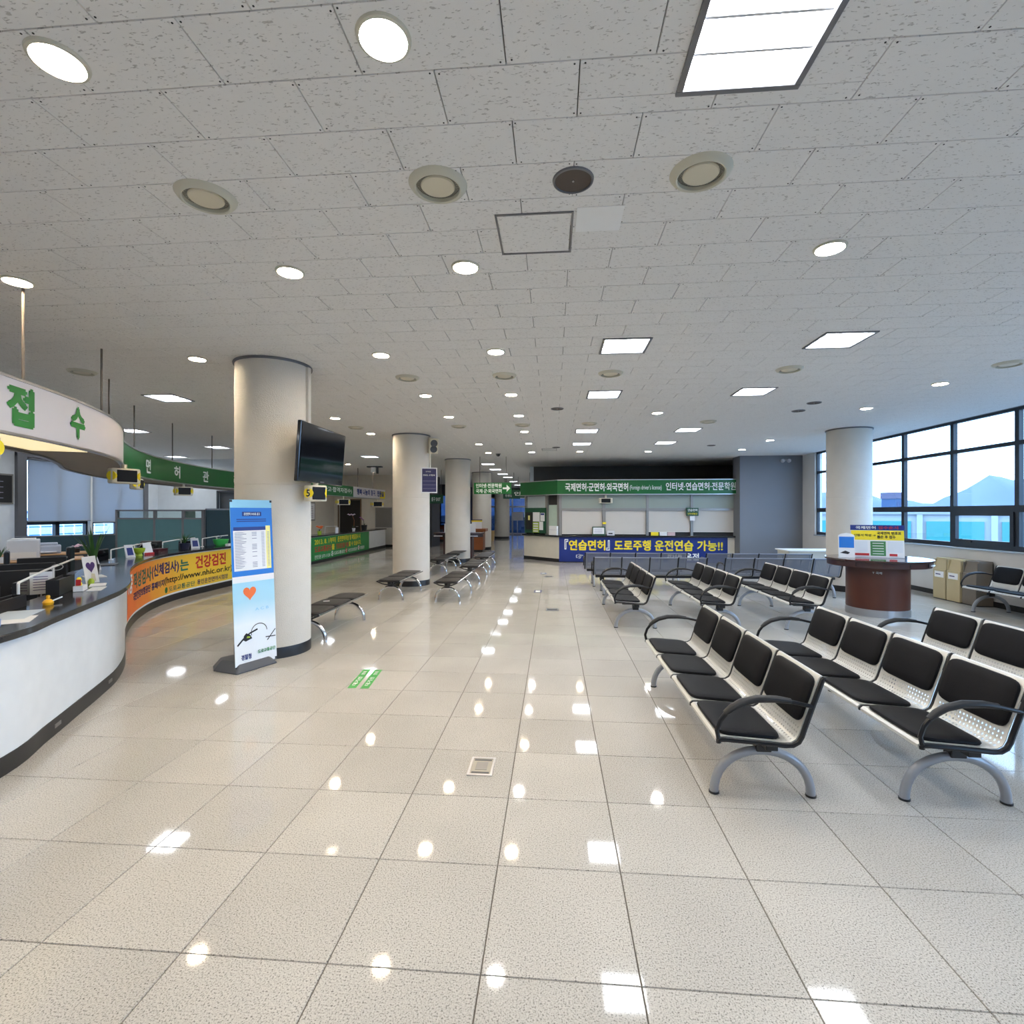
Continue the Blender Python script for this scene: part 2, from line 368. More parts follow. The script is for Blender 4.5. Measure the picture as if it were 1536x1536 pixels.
class Path:
    def __init__(self, pts, per=14):
        P = [Vector((x, y)) for x, y in pts]; P = [2*P[0]-P[1]] + P + [2*P[-1]-P[-2]]; out = []
        for i in range(1, len(P)-2):
            for k in range(per):
                t = k/per; a, b, c, d = P[i-1], P[i], P[i+1], P[i+2]
                out.append(0.5*((2*b) + (c-a)*t + (2*a-5*b+4*c-d)*t*t + (3*b-a-3*c+d)*t**3))
        out.append(P[-2]); self.p = out; self.s = [0]
        for i in range(1, len(out)): self.s.append(self.s[-1] + (out[i]-out[i-1]).length)
        self.L = self.s[-1]
    def at(self, s, off=0.0):
        s = max(0, min(self.L, s)); i = 0; lo, hi = 0, len(self.s)-2
        while lo < hi:
            mid = (lo+hi+1)//2
            if self.s[mid] <= s: lo = mid
            else: hi = mid-1
        i = lo; seg = self.s[i+1]-self.s[i]; t = (s-self.s[i])/seg if seg else 0
        p = self.p[i].lerp(self.p[i+1], t)
        def tan(j): return (self.p[min(j+1,len(self.p)-1)] - self.p[max(j-1,0)]).normalized()
        tg = tan(i).lerp(tan(i+1), t).normalized(); n = Vector((tg.y, -tg.x))
        return p + n*off, tg, n
    def sY(self, Y):
        for i in range(len(self.p)-1):
            if (self.p[i].y-Y)*(self.p[i+1].y-Y) <= 0: 
                t = (Y-self.p[i].y)/((self.p[i+1].y-self.p[i].y) or 1); return self.s[i]+t*(self.s[i+1]-self.s[i])
        return self.L
    def sweep(self, mb, s0, s1, sec, step=0.12, mi=0):
        n = max(2, int((s1-s0)/step)+1); k = len(sec); vs = []
        for i in range(n):
            s = s0+(s1-s0)*i/(n-1)
            for off, z in sec:
                q, _, _ = self.at(s, off); vs.append((q.x, q.y, z))
        fs = [(i*k+j, (i+1)*k+j, (i+1)*k+(j+1)%k, i*k+(j+1)%k) for i in range(n-1) for j in range(k)]
        fs += [tuple(range(k)), tuple((n-1)*k+j for j in range(k-1,-1,-1))]
        return mb.add(vs, fs, mi)
    def rect(self, mb, s0, s1, o0, o1, z0, z1, step=0.12, mi=0):
        return self.sweep(mb, s0, s1, [(o0,z0),(o1,z0),(o1,z1),(o0,z1)], step, mi)
    def fn(self, s0, off, z0):
        def f(a, b):
            q, _, _ = self.at(s0+a, off); return (q.x, q.y, z0+b)
        return f
def ring_pts(cx, cy, rx, ry, n=40, a0=0, a1=2*PI):
    return [(cx+rx*math.cos(a0+(a1-a0)*i/n), cy+ry*math.sin(a0+(a1-a0)*i/n)) for i in range(n)]
ORD = ['nearest to', 'second from', 'third', 'fourth', 'fifth', 'sixth', 'seventh', 'eighth', 'ninth', 'tenth']

# projection used only to decide which floor tiles / ceiling boards show largest
def proj(x, y, z):
    C, S = math.cos(CAM_YAW), math.sin(CAM_YAW)
    xc = x*C+y*S; d = -x*S+y*C
    if d < 0.3: return None
    return 768+768*xc/d, 768-768*(z-1.75)/d, d

# ================================================================== THE SETTING
X0, X1, Y0, Y1 = -14.0, 8.1, -6.0, 40.0
# ---- floor: grout bed, nearest tiles as pieces, the rest joined
fl = struct(MB().box(X0-0.2, X1+0.3, Y0-0.2, Y1+0.2, -0.12, -0.004).build('floor', GROUT))
TG = 0.0022
def tile_geo(mb, x, y):
    a, b, h = x+TG, x+0.6-TG, 0.0015
    c, d = y+TG, y+0.6-TG
    mb.add([(a,c,-0.004),(b,c,-0.004),(b,d,-0.004),(a,d,-0.004),(a+h,c+h,0),(b-h,c+h,0),(b-h,d-h,0),(a+h,d-h,0)],
           [(4,5,6,7),(0,1,5,4),(1,2,6,5),(2,3,7,6),(3,0,4,7)])
tiles = []
ix0 = math.floor((X0+0.275)/0.6); ix1 = math.ceil((X1+0.275)/0.6); iy0 = math.floor((Y0-0.12)/0.6); iy1 = math.ceil((Y1-0.12)/0.6)
for ix in range(ix0, ix1):
    for iy in range(iy0, iy1):
        x, y = -0.275+0.6*ix, 0.12+0.6*iy
        p = proj(x+0.3, y+0.3, 0); pri = 1e9
        if p and -120 < p[0] < 1656 and p[1] < 1680: pri = p[2]
        tiles.append((pri, x, y))
tiles.sort(); tm = None
for k, (pri, x, y) in enumerate(tiles[:300]):
    if tm is None:
        mb = MB(); tile_geo(mb, 0, 0); o = mb.build('floor_tile', MATS['floor'], fl); tm = o.data
    else:
        o = bpy.data.objects.new('floor_tile', tm); COL.objects.link(o); o.parent = fl
    o.location = (x, y, 0)
mb = MB()
for pri, x, y in tiles[300:]: tile_geo(mb, x, y)
mb.build('floor_tile_field', MATS['floor'], fl, kind='stuff')

# ---- ceiling fixtures positions
PANELS = [(0.80,2.06),(0.79,5.78),(0.79,8.14),(0.76,11.76),(0.77,14.02),(3.06,5.77),(3.06,8.13),(3.02,11.81),(2.98,13.95),
          (-6.22,7.83),(-9.55,10.92),(-9.58,13.92),(-12.6,16.2),(-6.11,16.68),(-2.51,19.6),(-2.51,22.1),(-2.46,24.8),(-2.42,27.2),
          (3.06,2.06),(0.80,-1.6),(-6.22,3.2),(-9.55,5.5),(-6.22,-1.0),(-2.0,-3.2),(-12.6,8.2),(-9.3,20.5),(-2.42,31.0),(-2.42,35.0),(-12.4,11.2),(-9.55,8.0),(-12.0,5.0),(-9.55,3.0),(-12.6,13.9)]  # this row: unseen panels added to light the hall and office
PH = 0.262
# ---- ceiling: slab, nearest boards as pieces, the rest joined
ce = struct(MB().box(X0-0.2, X1+0.3, Y0-0.2, Y1+0.2, CEIL_Z+0.034, CEIL_Z+0.30).build('ceiling', CSLAB))
BW, BH, BG = 0.61, 0.304, 0.0015
def cut(rect, holes):
    rs = [rect]
    for hx0, hx1, hy0, hy1 in holes:
        nr = []
        for a, b, c, d in rs:
            if b <= hx0 or a >= hx1 or d <= hy0 or c >= hy1: nr.append((a,b,c,d)); continue
            if c < hy0: nr.append((a,b,c,hy0))
            if d > hy1: nr.append((a,b,hy1,d))
            yc, yd = max(c,hy0), min(d,hy1)
            if a < hx0: nr.append((a,hx0,yc,yd))
            if b > hx1: nr.append((hx1,b,yc,yd))
        rs = nr
    return rs
def board_geo(mb, a, b, c, d, z=CEIL_Z):
    h = 0.0018
    mb.add([(a,c,z+.012),(b,c,z+.012),(b,d,z+.012),(a,d,z+.012),(a+h,c+h,z),(b-h,c+h,z),(b-h,d-h,z),(a+h,d-h,z)],
           [(7,6,5,4),(4,5,1,0),(5,6,2,1),(6,7,3,2),(7,4,0,3)])
HOLES = [(px-PH+.008, px+PH-.008, py-PH+.008, py+PH-.008) for px, py in PANELS]
boards = []
for iy in range(int((Y0-2.11)/BH)-1, int((Y1-2.11)/BH)+1):
    y = 2.11+BH*iy; sh = -0.5 if iy % 2 == 0 else -0.805
    for ix in range(int((X0)/BW)-1, int((X1)/BW)+2):
        x = sh+BW*ix
        p = proj(x+BW/2, y+BH/2, CEIL_Z); pri = 1e9
        if p and -150 < p[0] < 1686 and p[1] > -150: pri = p[2]
        boards.append((pri, x, y))
boards.sort(); bm_ = None; field = MB(); screws = MB()
for k, (pri, x, y) in enumerate(boards):
    if x > X1-0.03: continue
    r = (x+BG, min(x+BW-BG, X1), y+BG, y+BH-BG); near = [h for h in HOLES if h[0] < r[1] and h[1] > r[0] and h[2] < r[3] and h[3] > r[2]]
    parts = cut(r, near)
    if not parts: continue
    if pri < 5.2:
        for sx in (0.02, BW-0.02):
            for sy in (0.02, BH-0.02):
                qx, qy = x+sx+random.uniform(-.008,.008), y+sy+random.uniform(-.006,.006)
                if not any(h[0]-.02 < qx < h[1]+.02 and h[2]-.02 < qy < h[3]+.02 for h in HOLES):
                    screws.cyl(qx, qy, CEIL_Z-0.0012, CEIL_Z+0.001, 0.0042, 8)
    if k < 300:
        if not near and x+BW < X1:
            if bm_ is None:
                mb = MB(); board_geo(mb, BG, BW-BG, BG, BH-BG, 0); o = mb.build('ceiling_board', MATS['ceiling'], ce); bm_ = o.data
            else:
                o = bpy.data.objects.new('ceiling_board', bm_); COL.objects.link(o); o.parent = ce
            o.location = (x, y, CEIL_Z)
        else:
            mb = MB()
            for q in parts: board_geo(mb, *q)
            mb.build('ceiling_board', MATS['ceiling'], ce)
    else:
        for q in parts: board_geo(field, *q)
field.build('ceiling_board_field', MATS['ceiling'], ce, kind='stuff')
screws.build('ceiling_screws', GAP, ce, kind='stuff')

# ---- walls
def wall(name, m, *boxes):
    mb = MB()
    for b in boxes: mb.box(*b)
    return struct(mb.build(name, m))
wall('wall_behind', WALLW, (X0-0.2, X1+0.2, Y0-0.2, Y0, 0, CEIL_Z))
# office window wall on the left: openings Y 12.5-14.4 and 14.5-16.4
LW = [(12.5,14.38),(14.52,16.4)]
wall('wall_left', WALLW, (X0-0.2,X0,Y0,12.5,0,CEIL_Z),(X0-0.2,X0,16.4,17.2,0,CEIL_Z),(X0-0.2,X0,14.38,14.52,0,CEIL_Z),
     (X0-0.2,X0,12.5,16.4,0,0.98),(X0-0.2,X0,12.5,16.4,3.22,CEIL_Z))
wall('wall_office_back', WALLW, (X0-0.2,-11.72,17.1,17.3,0,CEIL_Z),(-11.72,-11.0,17.1,17.3,2.45,CEIL_Z))
wall('wall_office_side', CREAM, (-11.2,-11.0,17.3,25.2,0,CEIL_Z))
# cream wall behind the far counter, with a doorway
wall('wall_far_left', CREAM, (-11.2,-10.75,25.0,25.2,0,CEIL_Z),(-9.65,-6.2,25.0,25.2,0,CEIL_Z),(-10.75,-9.65,25.0,25.2,2.35,CEIL_Z))
wall('wall_corridor_right', WALLW, (-0.95,-0.8,20.9,Y1,0,CEIL_Z))
wall('wall_kiosk_back', UNLITW, (-0.8,X1,20.9,21.1,0,CEIL_Z))
wall('wall_block', GREYW, (6.12,X1+0.1,17.4,18.05,0,2.30),(6.12,X1+0.1,17.4,18.05,2.305,CEIL_Z),(6.125,X1+0.1,17.41,18.05,2.29,2.31))
wall('wall_kiosk_side', UNLITW, (X1,X1+0.2,18.05,21.1,0,CEIL_Z))
# window wall on the right
WY0, WY1 = -4.0, 16.62
wall('wall_right', SILLW, (X1,X1+0.22,Y0,17.4,0,1.02),(X1,X1+0.22,Y0,WY0,1.02,CEIL_Z),(X1,X1+0.22,WY1,17.4,1.02,CEIL_Z))
mb = MB(); mb.box(X1-0.04,X1+0.14,WY0,WY1,1.02,1.05); struct(mb.build('trim_1', SILL, bevel=0.006))
struct(MB().box(X1-0.02,X1,Y0,17.4,0,0.10).build('baseboard_right', PLINTH))
struct(MB().box(6.12,X1-0.02,17.38,17.4,0,0.10).build('baseboard_block', PLINTH))
struct(MB().box(-9.65,-6.2,24.98,25.0,0,0.12).build('baseboard_far', PLINTH))
# windows: bays with mullions, transoms and three panes each
ys = [WY1] + [15.64-1.48*k for k in range(14) if 15.64-1.48*k > WY0+0.3] + [WY0]
for n in range(len(ys)-1):
    b, a = ys[n], ys[n+1]
    mb = MB(); xa, xb = X1+0.05, X1+0.13
    mb.box(xa,xb,a,a+0.045,1.05,CEIL_Z); mb.box(xa,xb,b-0.045,b,1.05,CEIL_Z)
    mb.box(xa,xb,a+0.045,b-0.045,2.94,3.01); mb.box(xa,xb,a+0.045,b-0.045,1.75,1.87)
    mb.box(xa,xb,a+0.045,b-0.045,1.05,1.14); mb.box(xa,xb,a+0.045,b-0.045,CEIL_Z-0.05,CEIL_Z)
    fr = struct(mb.build('window_%d' % (n+1), DFRAME))
    lo0, lo1 = 1.14, 1.75
    if n % 3 == 1 and n > 0 or abs(a-9.72) < 0.05:      # opening sash in the lower light
        s = MB(); x2, x3 = X1+0.03, X1+0.10
        s.box(x2,x3,a+0.045,a+0.12,1.14,1.75); s.box(x2,x3,b-0.12,b-0.045,1.14,1.75)
        s.box(x2,x3,a+0.12,b-0.12,1.14,1.21); s.box(x2,x3,a+0.12,b-0.12,1.68,1.75)
        s.build('sash', DFRAME, fr)
        h = MB(); h.box(X1,x2,(a+b)/2+0.20,(a+b)/2+0.32,1.16,1.185); h.tube([(X1+0.01,(a+b)/2+0.26,1.175),(X1-0.03,(a+b)/2+0.30,1.20),(X1-0.03,(a+b)/2+0.40,1.215)],0.008,6); h.build('sash_handle', BLACK, fr)
    for z0, z1 in ((lo0,lo1),(1.87,2.94),(3.01,CEIL_Z-0.05)):
        MB().box(X1+0.085,X1+0.093,a+0.045,b-0.045,z0,z1).build('pane', GLASS, fr)
# left office windows
for n, (a, b) in enumerate(LW):
    mb = MB(); xa, xb = X0-0.12, X0-0.02
    for y0, y1, z0, z1 in ((a,b,0.98,1.06),(a,b,3.14,3.22),(a,a+0.06,1.06,3.14),(b-0.06,b,1.06,3.14),((a+b)/2-0.06,(a+b)/2+0.06,1.06,3.14),(a,b,1.40,1.52)):
        mb.box(xa,xb,y0,y1,z0,z1)
    fr = struct(mb.build('window_%d' % (30+n), DFRAME))
    for y0, y1 in ((a+0.06,(a+b)/2-0.06),((a+b)/2+0.06,b-0.06)):
        for z0, z1 in ((1.06,1.40),(1.52,3.14)):
            MB().box(X0-0.075,X0-0.068,y0,y1,z0,z1).build('pane', GLASS, fr)
    bl = thing('roller_blind', ['pale grey roller blind left of the white strip on the office window', 'pale blue-grey roller blind covering the office window beside the white corner'][n], 'blind', (X0,0,0), 0, 'office roller blinds')
    MB().box(0.05,0.058,a+0.05 if n == 0 else a-0.08,b+0.02,1.50 if n == 0 else 1.44,3.16).build('blind_fabric', BLIND, bl)
    MB().tube([(0.06,a+0.02,3.18),(0.06,b+0.02,3.18)],0.035,12).build('blind_roller', PFRAME, bl, smooth=True)
    MB().tube([(0.058,a+0.05,1.495 if n == 0 else 1.435),(0.058,b+0.02,1.495 if n == 0 else 1.435)],0.012,8).build('blind_bottom_bar', ALU, bl, smooth=True)
struct(MB().box(X0,X0+0.09,12.26,12.5,0,3.3).build('trim_2', PFRAME))
struct(MB().box(X0,X0+0.09,16.40,16.58,0,3.3).build('trim_3', PFRAME))
struct(MB().box(X0,X0+0.07,12.26,16.58,3.22,3.34).build('trim_4', PFRAME))
struct(MB().box(X0+0.045,X0+0.062,14.40,14.46,0.98,3.2).build('trim_5', WHITE))
# dark doors
d = MB(); d.box(-11.72,-11.0,17.16,17.22,0,2.45); do = struct(d.build('door_1', mat('grey_door', srgb(92,94,96),0.5)))
f_ = MB(); f_.box(-11.76,-11.70,17.04,17.1,0,2.5); f_.box(-11.76,-11.0,17.04,17.1,2.45,2.5); f_.build('door_frame', GREYP, do)
d = MB(); d.box(-10.75,-9.65,25.1,25.16,0,2.35); do = struct(d.build('door_2', mat('dark_doorway_door', srgb(40,34,30),0.6)))
f_ = MB(); f_.box(-10.81,-10.75,24.96,25.0,0,2.41); f_.box(-9.65,-9.59,24.96,25.0,0,2.41); f_.box(-10.75,-9.65,24.96,25.0,2.35,2.41); f_.build('door_frame', mat('brown_frame', srgb(120,96,70),0.5), do)
h_ = MB(); h_.tube([(-9.8,25.08,1.02),(-9.8,25.05,1.02),(-9.9,25.05,1.02)],0.012,8); h_.build('door_handle', STEEL, do)

# far lobby: dark glazed side wall and the glass entrance at the end of the corridor
wall('wall_far_lobby', mat('dark_lobby_wall', srgb(58,60,66),0.6), (-6.25,-6.05,25.2,27.0,0,CEIL_Z),(-10.2,-6.05,33.8,34.0,2.9,CEIL_Z),(-10.2,-9.0,33.8,34.0,0,2.9),(-10.4,-10.2,25.2,34.0,0,CEIL_Z),(-6.2,-6.05,33.8,Y1,0,CEIL_Z))
for k in range(4):
    x = -9.0+k*0.72; mb = MB()
    for q in ((x,x+0.05),(x+0.67,x+0.72)): mb.box(*q,33.84,33.92,0,2.9)
    mb.box(x+.05,x+.67,33.84,33.92,2.83,2.9); mb.box(x+.05,x+.67,33.84,33.92,1.0,1.07); mb.box(x+.05,x+.67,33.84,33.92,0,0.1)
    fr = struct(mb.build('window_%d' % (40+k), DFRAME))
    MB().box(x+.05,x+.67,33.87,33.876,1.07,2.83).build('pane', GLASS3, fr); MB().box(x+.05,x+.67,33.87,33.876,0.1,1.0).build('pane', GLASS3, fr)
wall('wall_far_end', mat('dark_lobby_wall', (0,0,0)), (-6.2,-0.95,Y1,Y1+0.2,2.9,CEIL_Z),(-6.2,-5.6,Y1,Y1+0.2,0,2.9))
ex = [-5.6,-4.4,-3.2,-2.05,-0.95]
for k in range(4):
    a, b = ex[k], ex[k+1]; mb = MB()
    mb.box(a,a+.06,Y1,Y1+.1,0,2.9); mb.box(b-.06,b,Y1,Y1+.1,0,2.9); mb.box(a+.06,b-.06,Y1,Y1+.1,2.1,2.22); mb.box(a+.06,b-.06,Y1,Y1+.1,2.8,2.9); mb.box(a+.06,b-.06,Y1,Y1+.1,0,0.12)
    fr = struct(mb.build('door_%d' % (3+k), STEEL))
    MB().box(a+.06,b-.06,Y1+.04,Y1+.048,0.12,2.1).build('pane', GLASS3, fr); MB().box(a+.06,b-.06,Y1+.04,Y1+.048,2.22,2.8).build('pane', GLASS3, fr)
    if k in (2,3):
        MB().tube([((b-.2) if k == 2 else (a+.2),Y1-.05,0.7),((b-.2) if k == 2 else (a+.2),Y1-.05,1.6)],0.02,8).build('pull_handle', BLACK, fr)

# ---- outside: ground, hazy hills, the low white and teal building, a tower, the fence by the office
GROUND = mat('outdoor_ground', srgb(110,116,120),0.9,vscale=0.2)
gnd = MB(); gnd.box(X1+0.3,700,-300,700,-3.2,-3.0); gnd.box(-300,X0-0.3,-300,300,-0.6,-0.4); gnd.box(X0-0.2,X1+0.2,Y1+0.3,300,-0.4,-0.15)
struct(gnd.build('outdoor_ground', GROUND))
HILL = mat('hazy_blue_wood', srgb(78,92,112),0.95,var=0.10,vscale=0.05)  # distance haze is mixed into the hill's base colour
def hill(name, label, p0, p1, prof, depth):
    a = Vector((*p0,0)); b = Vector((*p1,0)); t = (b-a); nrm = Vector((t.y,-t.x,0)).normalized(); n = 60; rows = 5; vs = []; fs = []
    for i in range(n+1):
        u = i/n; j = 0
        while j < len(prof)-2 and prof[j+1][0] < u: j += 1
        q = (u-prof[j][0])/(prof[j+1][0]-prof[j][0]); hgt = prof[j][1]+(prof[j+1][1]-prof[j][1])*q
        hgt += 1.6*math.sin(i*1.7)*0.35+random.uniform(-.5,.5)
        for r in range(rows):
            w_ = (r/(rows-1))*2-1; c = a+t*u+nrm*depth*w_
            vs.append((c.x, c.y, -3+(hgt+3)*(1-abs(w_)**1.5)))
    for i in range(n):
        for r in range(rows-1): fs.append((i*rows+r,(i+1)*rows+r,(i+1)*rows+r+1,i*rows+r+1))
    o = MB().add(vs, fs).build(name, HILL, smooth=True); tag(o, label, 'hill')
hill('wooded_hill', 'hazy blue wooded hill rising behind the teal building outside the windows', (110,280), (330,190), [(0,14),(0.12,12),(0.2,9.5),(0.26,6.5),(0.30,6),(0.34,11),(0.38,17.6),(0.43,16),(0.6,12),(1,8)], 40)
bl_ = thing('low_white_building', 'long low white building with teal panels seen through the right windows', 'building', (0,0,0))
A, B = Vector((30,66)), Vector((74,34)); tv = (B-A).normalized(); nv = Vector((tv.y,-tv.x)); nv = -nv if nv.y > 0 else nv
ang = math.atan2(tv.y, tv.x); Lb = (B-A).length; mid = (A+B)/2
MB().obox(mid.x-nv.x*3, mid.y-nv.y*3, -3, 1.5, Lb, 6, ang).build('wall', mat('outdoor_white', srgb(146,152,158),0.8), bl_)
MB().obox(mid.x-nv.x*3, mid.y-nv.y*3, 1.5, 2.05, Lb+0.6, 6.8, ang).build('roof', mat('outdoor_white2', srgb(128,136,144),0.8), bl_)
TEALP = mat('teal_shutter', srgb(40,122,122),0.7,vscale=0.4)
for k in range(9):
    c = A+tv*(3.0+k*5.9); MB().obox(c.x+nv.x*0.12, c.y+nv.y*0.12, -2.9, 0.75, 4.6, 0.25, ang).build('teal_panel', TEALP, bl_)
for k in range(10):
    c = A+tv*(0.15+k*5.9); MB().obox(c.x+nv.x*0.15, c.y+nv.y*0.15, -3, 1.5, 0.5, 0.4, ang).build('pillar', mat('outdoor_white', (0,0,0)), bl_)
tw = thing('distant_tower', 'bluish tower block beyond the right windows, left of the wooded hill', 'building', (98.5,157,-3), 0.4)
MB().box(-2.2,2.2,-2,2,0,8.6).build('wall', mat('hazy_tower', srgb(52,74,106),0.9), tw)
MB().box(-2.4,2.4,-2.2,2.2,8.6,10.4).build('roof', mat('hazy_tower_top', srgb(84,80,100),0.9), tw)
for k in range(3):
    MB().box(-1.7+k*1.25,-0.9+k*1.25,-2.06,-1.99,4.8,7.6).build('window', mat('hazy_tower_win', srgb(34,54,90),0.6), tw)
fe = thing('wire_fence', 'pale grid fence outside the office window below the blind', 'fence', (-19.0,0,-0.4))
for k in range(16):
    y = 13.5+k*0.45; MB().box(-.02,.02,y-.02,y+.02,0,2.2).build('post', WHITE, fe)
for z in (0.5,1.0,1.3,1.6,1.9,2.15):
    MB().box(-.015,.015,13.4,20.4,z-.02,z+.02).build('rail', MIDB, fe)

# ---- round columns
COLS = [(-3.53,6.22,'column with the wall television'),(-3.43,12.17,'column with the small navy notice'),(-3.36,17.85,'column behind the dark writing table'),(-3.33,23.75,'column behind the brown table'),(-3.4,33.9,'column beside the potted tree'),(6.62,12.08,'column beside the right windows')]
for k, (cx, cy, what) in enumerate(COLS):
    r = 0.44 if k != 4 else 0.5
    c = thing('round_column', 'round beige ' + what, 'column', (cx,cy,0), 0, 'hall columns')
    MB().lathe([(r,0.13),(r,2.075),(r-0.006,2.08)], n=64).build('lower_shell', COLM, c, smooth=True)
    MB().lathe([(r-0.006,2.08),(r,2.085),(r,CEIL_Z-0.03)], n=64).build('upper_shell', COLM, c, smooth=True)
    MB().lathe([(r+0.004,0.0),(r+0.004,0.12),(r,0.13)], n=64).build('base_band', PLINTH, c, smooth=True)
    MB().lathe([(r+0.018,CEIL_Z-0.03),(r+0.022,CEIL_Z-0.012),(r+0.018,CEIL_Z-0.001)], n=64).build('top_ring', PFRAME, c, smooth=True)
    if k in (0,1):
        MB().box(r-0.03,r+0.035,-0.035,0.035,2.2 if k == 0 else 2.4,CEIL_Z-0.035).build('cable_duct', COLM, c, bevel=0.006)

# ================================================================== CEILING FIXTURES
def panel_label(x, y):
    return None
PL = {(0.80,2.06):'large bright square ceiling light panel at the top edge of the picture',
 (0.79,5.78):'nearest of the four square light panels in the line right of the access hatch',
 (0.79,8.14):'second square light panel in the line above the central aisle',
 (0.76,11.76):'third square light panel in the line above the central aisle',
 (0.77,14.02):'farthest square light panel in the line toward the green kiosk sign',
 (3.06,5.77):'nearest square light panel in the right-hand line above the black chairs',
 (3.06,8.13):'second square light panel in the right-hand line above the black chairs',
 (3.02,11.81):'third square light panel in the right-hand line above the perforated seats',
 (2.98,13.95):'farthest square light panel in the right-hand line before the kiosk',
 (-6.22,7.83):'square light panel left of the television column over the reception counter',
 (-9.55,10.92):'square light panel over the office just above the green fascia bend',
 (-9.58,13.92):'square light panel over the office partition, behind the green fascia',
 (-12.6,16.2):'farthest small square light panel in the office left corner',
 (-6.11,16.68):'square light panel over the far counter, between the television and second column',
 (-2.51,19.6):'nearest square light panel in the corridor above the green arrow sign',
 (-2.51,22.1):'second square light panel in the corridor above the green arrow sign',
 (-2.46,24.8):'third square light panel in the corridor above the green arrow sign',
 (-2.42,27.2):'fourth square light panel in the corridor, small and far'}
pl0 = None
for (x, y) in PANELS:
    lab = PL.get((x, y), 'added square ceiling light panel, unseen, giving extra light')
    if pl0 is None:
        pl0 = thing('ceiling_light_panel', lab, 'ceiling light', (x,y,CEIL_Z), 0, 'square ceiling light panels')
        m1 = MB(); o_ = PH; i_ = PH-0.028
        for a,b,c,d in ((-o_,o_,-o_,-i_),(-o_,o_,i_,o_),(-o_,-i_,-i_,i_),(i_,o_,-i_,i_)): m1.box(a,b,c,d,-0.012,0.004)
        m1.build('frame', PFRAME, pl0, bevel=0.003)
        m2 = MB(); q = PH-0.020
        for a,b,c,d in ((-q,q,-q,-i_),(-q,q,i_,q),(-q,-i_,-i_,i_),(i_,q,-i_,i_)): m2.box(a,b,c,d,0.004,0.030)
        m2.build('reflector', mat('white_reflector', srgb(210,210,214),0.4), pl0)
        MB().add([(-i_,-i_,.024),(i_,-i_,.024),(i_,i_,.024),(-i_,i_,.024)],[(3,2,1,0)]).build('diffuser', L_PANEL, pl0)
        m3 = MB()
        for k in (-1,1): m3.box(-i_,i_,k*i_/3-.006,k*i_/3+.006,0.010,0.0235)
        m3.build('louvre', mat('white_reflector',(0,0,0)), pl0)
    else:
        dup(pl0, (x,y,CEIL_Z), 0, lab)

DROWS = [(-4.28,[1.95,3.77,5.85,9.76,11.74],'in the line left of the columns',None),
         (-2.02,[1.94,3.79,5.88,7.98,9.80,13.81,15.85],'in the line just right of the column row',None),
         (-0.66,[1.95,3.82,5.86,8.02,9.78,11.73,13.78,15.78],'in the line over the centre aisle',None),
         (1.93,[3.75,9.72],'above the rows of black chairs',None),
         (0.81,[15.73],'in front of the green kiosk sign, left of its middle',None),
         (2.88,[15.9],'in front of the green kiosk sign, over its middle',None),
         (5.55,[7.84,9.59,13.64,15.61],'in the line nearest the right windows',None),
         (-7.9,[19.2,22.0],'over the far counter with the green banner',None)]
WARM = {(-4.28,1.95),(-4.28,3.77),(-4.28,5.85),(-4.28,9.76),(-4.28,11.74),(-2.02,1.94),(-2.02,3.79),(-0.66,3.82),(-0.66,8.02),(-2.02,5.88),(-2.02,7.98),(-2.02,15.85),(-2.02,9.80),(-0.66,11.73),(-2.02,13.81),(0.81,15.73),(5.55,7.84),(-7.9,19.2),(-7.9,22.0)}
BACK = [(-4.28,-2.1),(-2.02,-2.1),(-0.66,-2.1),(5.55,3.75)]  # unseen downlights added for light beyond the visible rows
dl = {}
def downlight(x, y, lab, warm):
    if warm not in dl:
        t = thing('downlight', lab, 'downlight', (x,y,CEIL_Z), 0, 'round recessed downlights')
        MB().lathe([(0.088,-0.003),(0.092,-0.014),(0.104,-0.010),(0.108,0.001)], n=32).build('trim_ring', RING, t, smooth=True)
        MB().add([(.0875*math.cos(2*PI*i/18),.0875*math.sin(2*PI*i/18),-.004) for i in range(18)],[tuple(range(17,-1,-1))]).build('lamp_lens', L_WARM if warm else L_WHITE, t)
        dl[warm] = t
    else: dup(dl[warm], (x,y,CEIL_Z), 0, lab)
for x, ysl, where, _ in DROWS:
    for i, y in enumerate(ysl):
        wm = (x,y) in WARM
        lab = ('warm' if wm else 'white') + ' round downlight ' + where
        if len(ysl) > 1: lab += ', ' + ORD[i] + (' the camera' if i < 2 else ' one back')
        downlight(x, y, lab, wm)
BLAB = ['over the counter, behind the camera','left overhead, behind the camera','centre overhead, behind the camera','window side, ahead of the right picture edge']
for (x, y), q in zip(BACK, BLAB): downlight(x, y, 'added round downlight outside the picture for extra light, ' + q, x < -3)

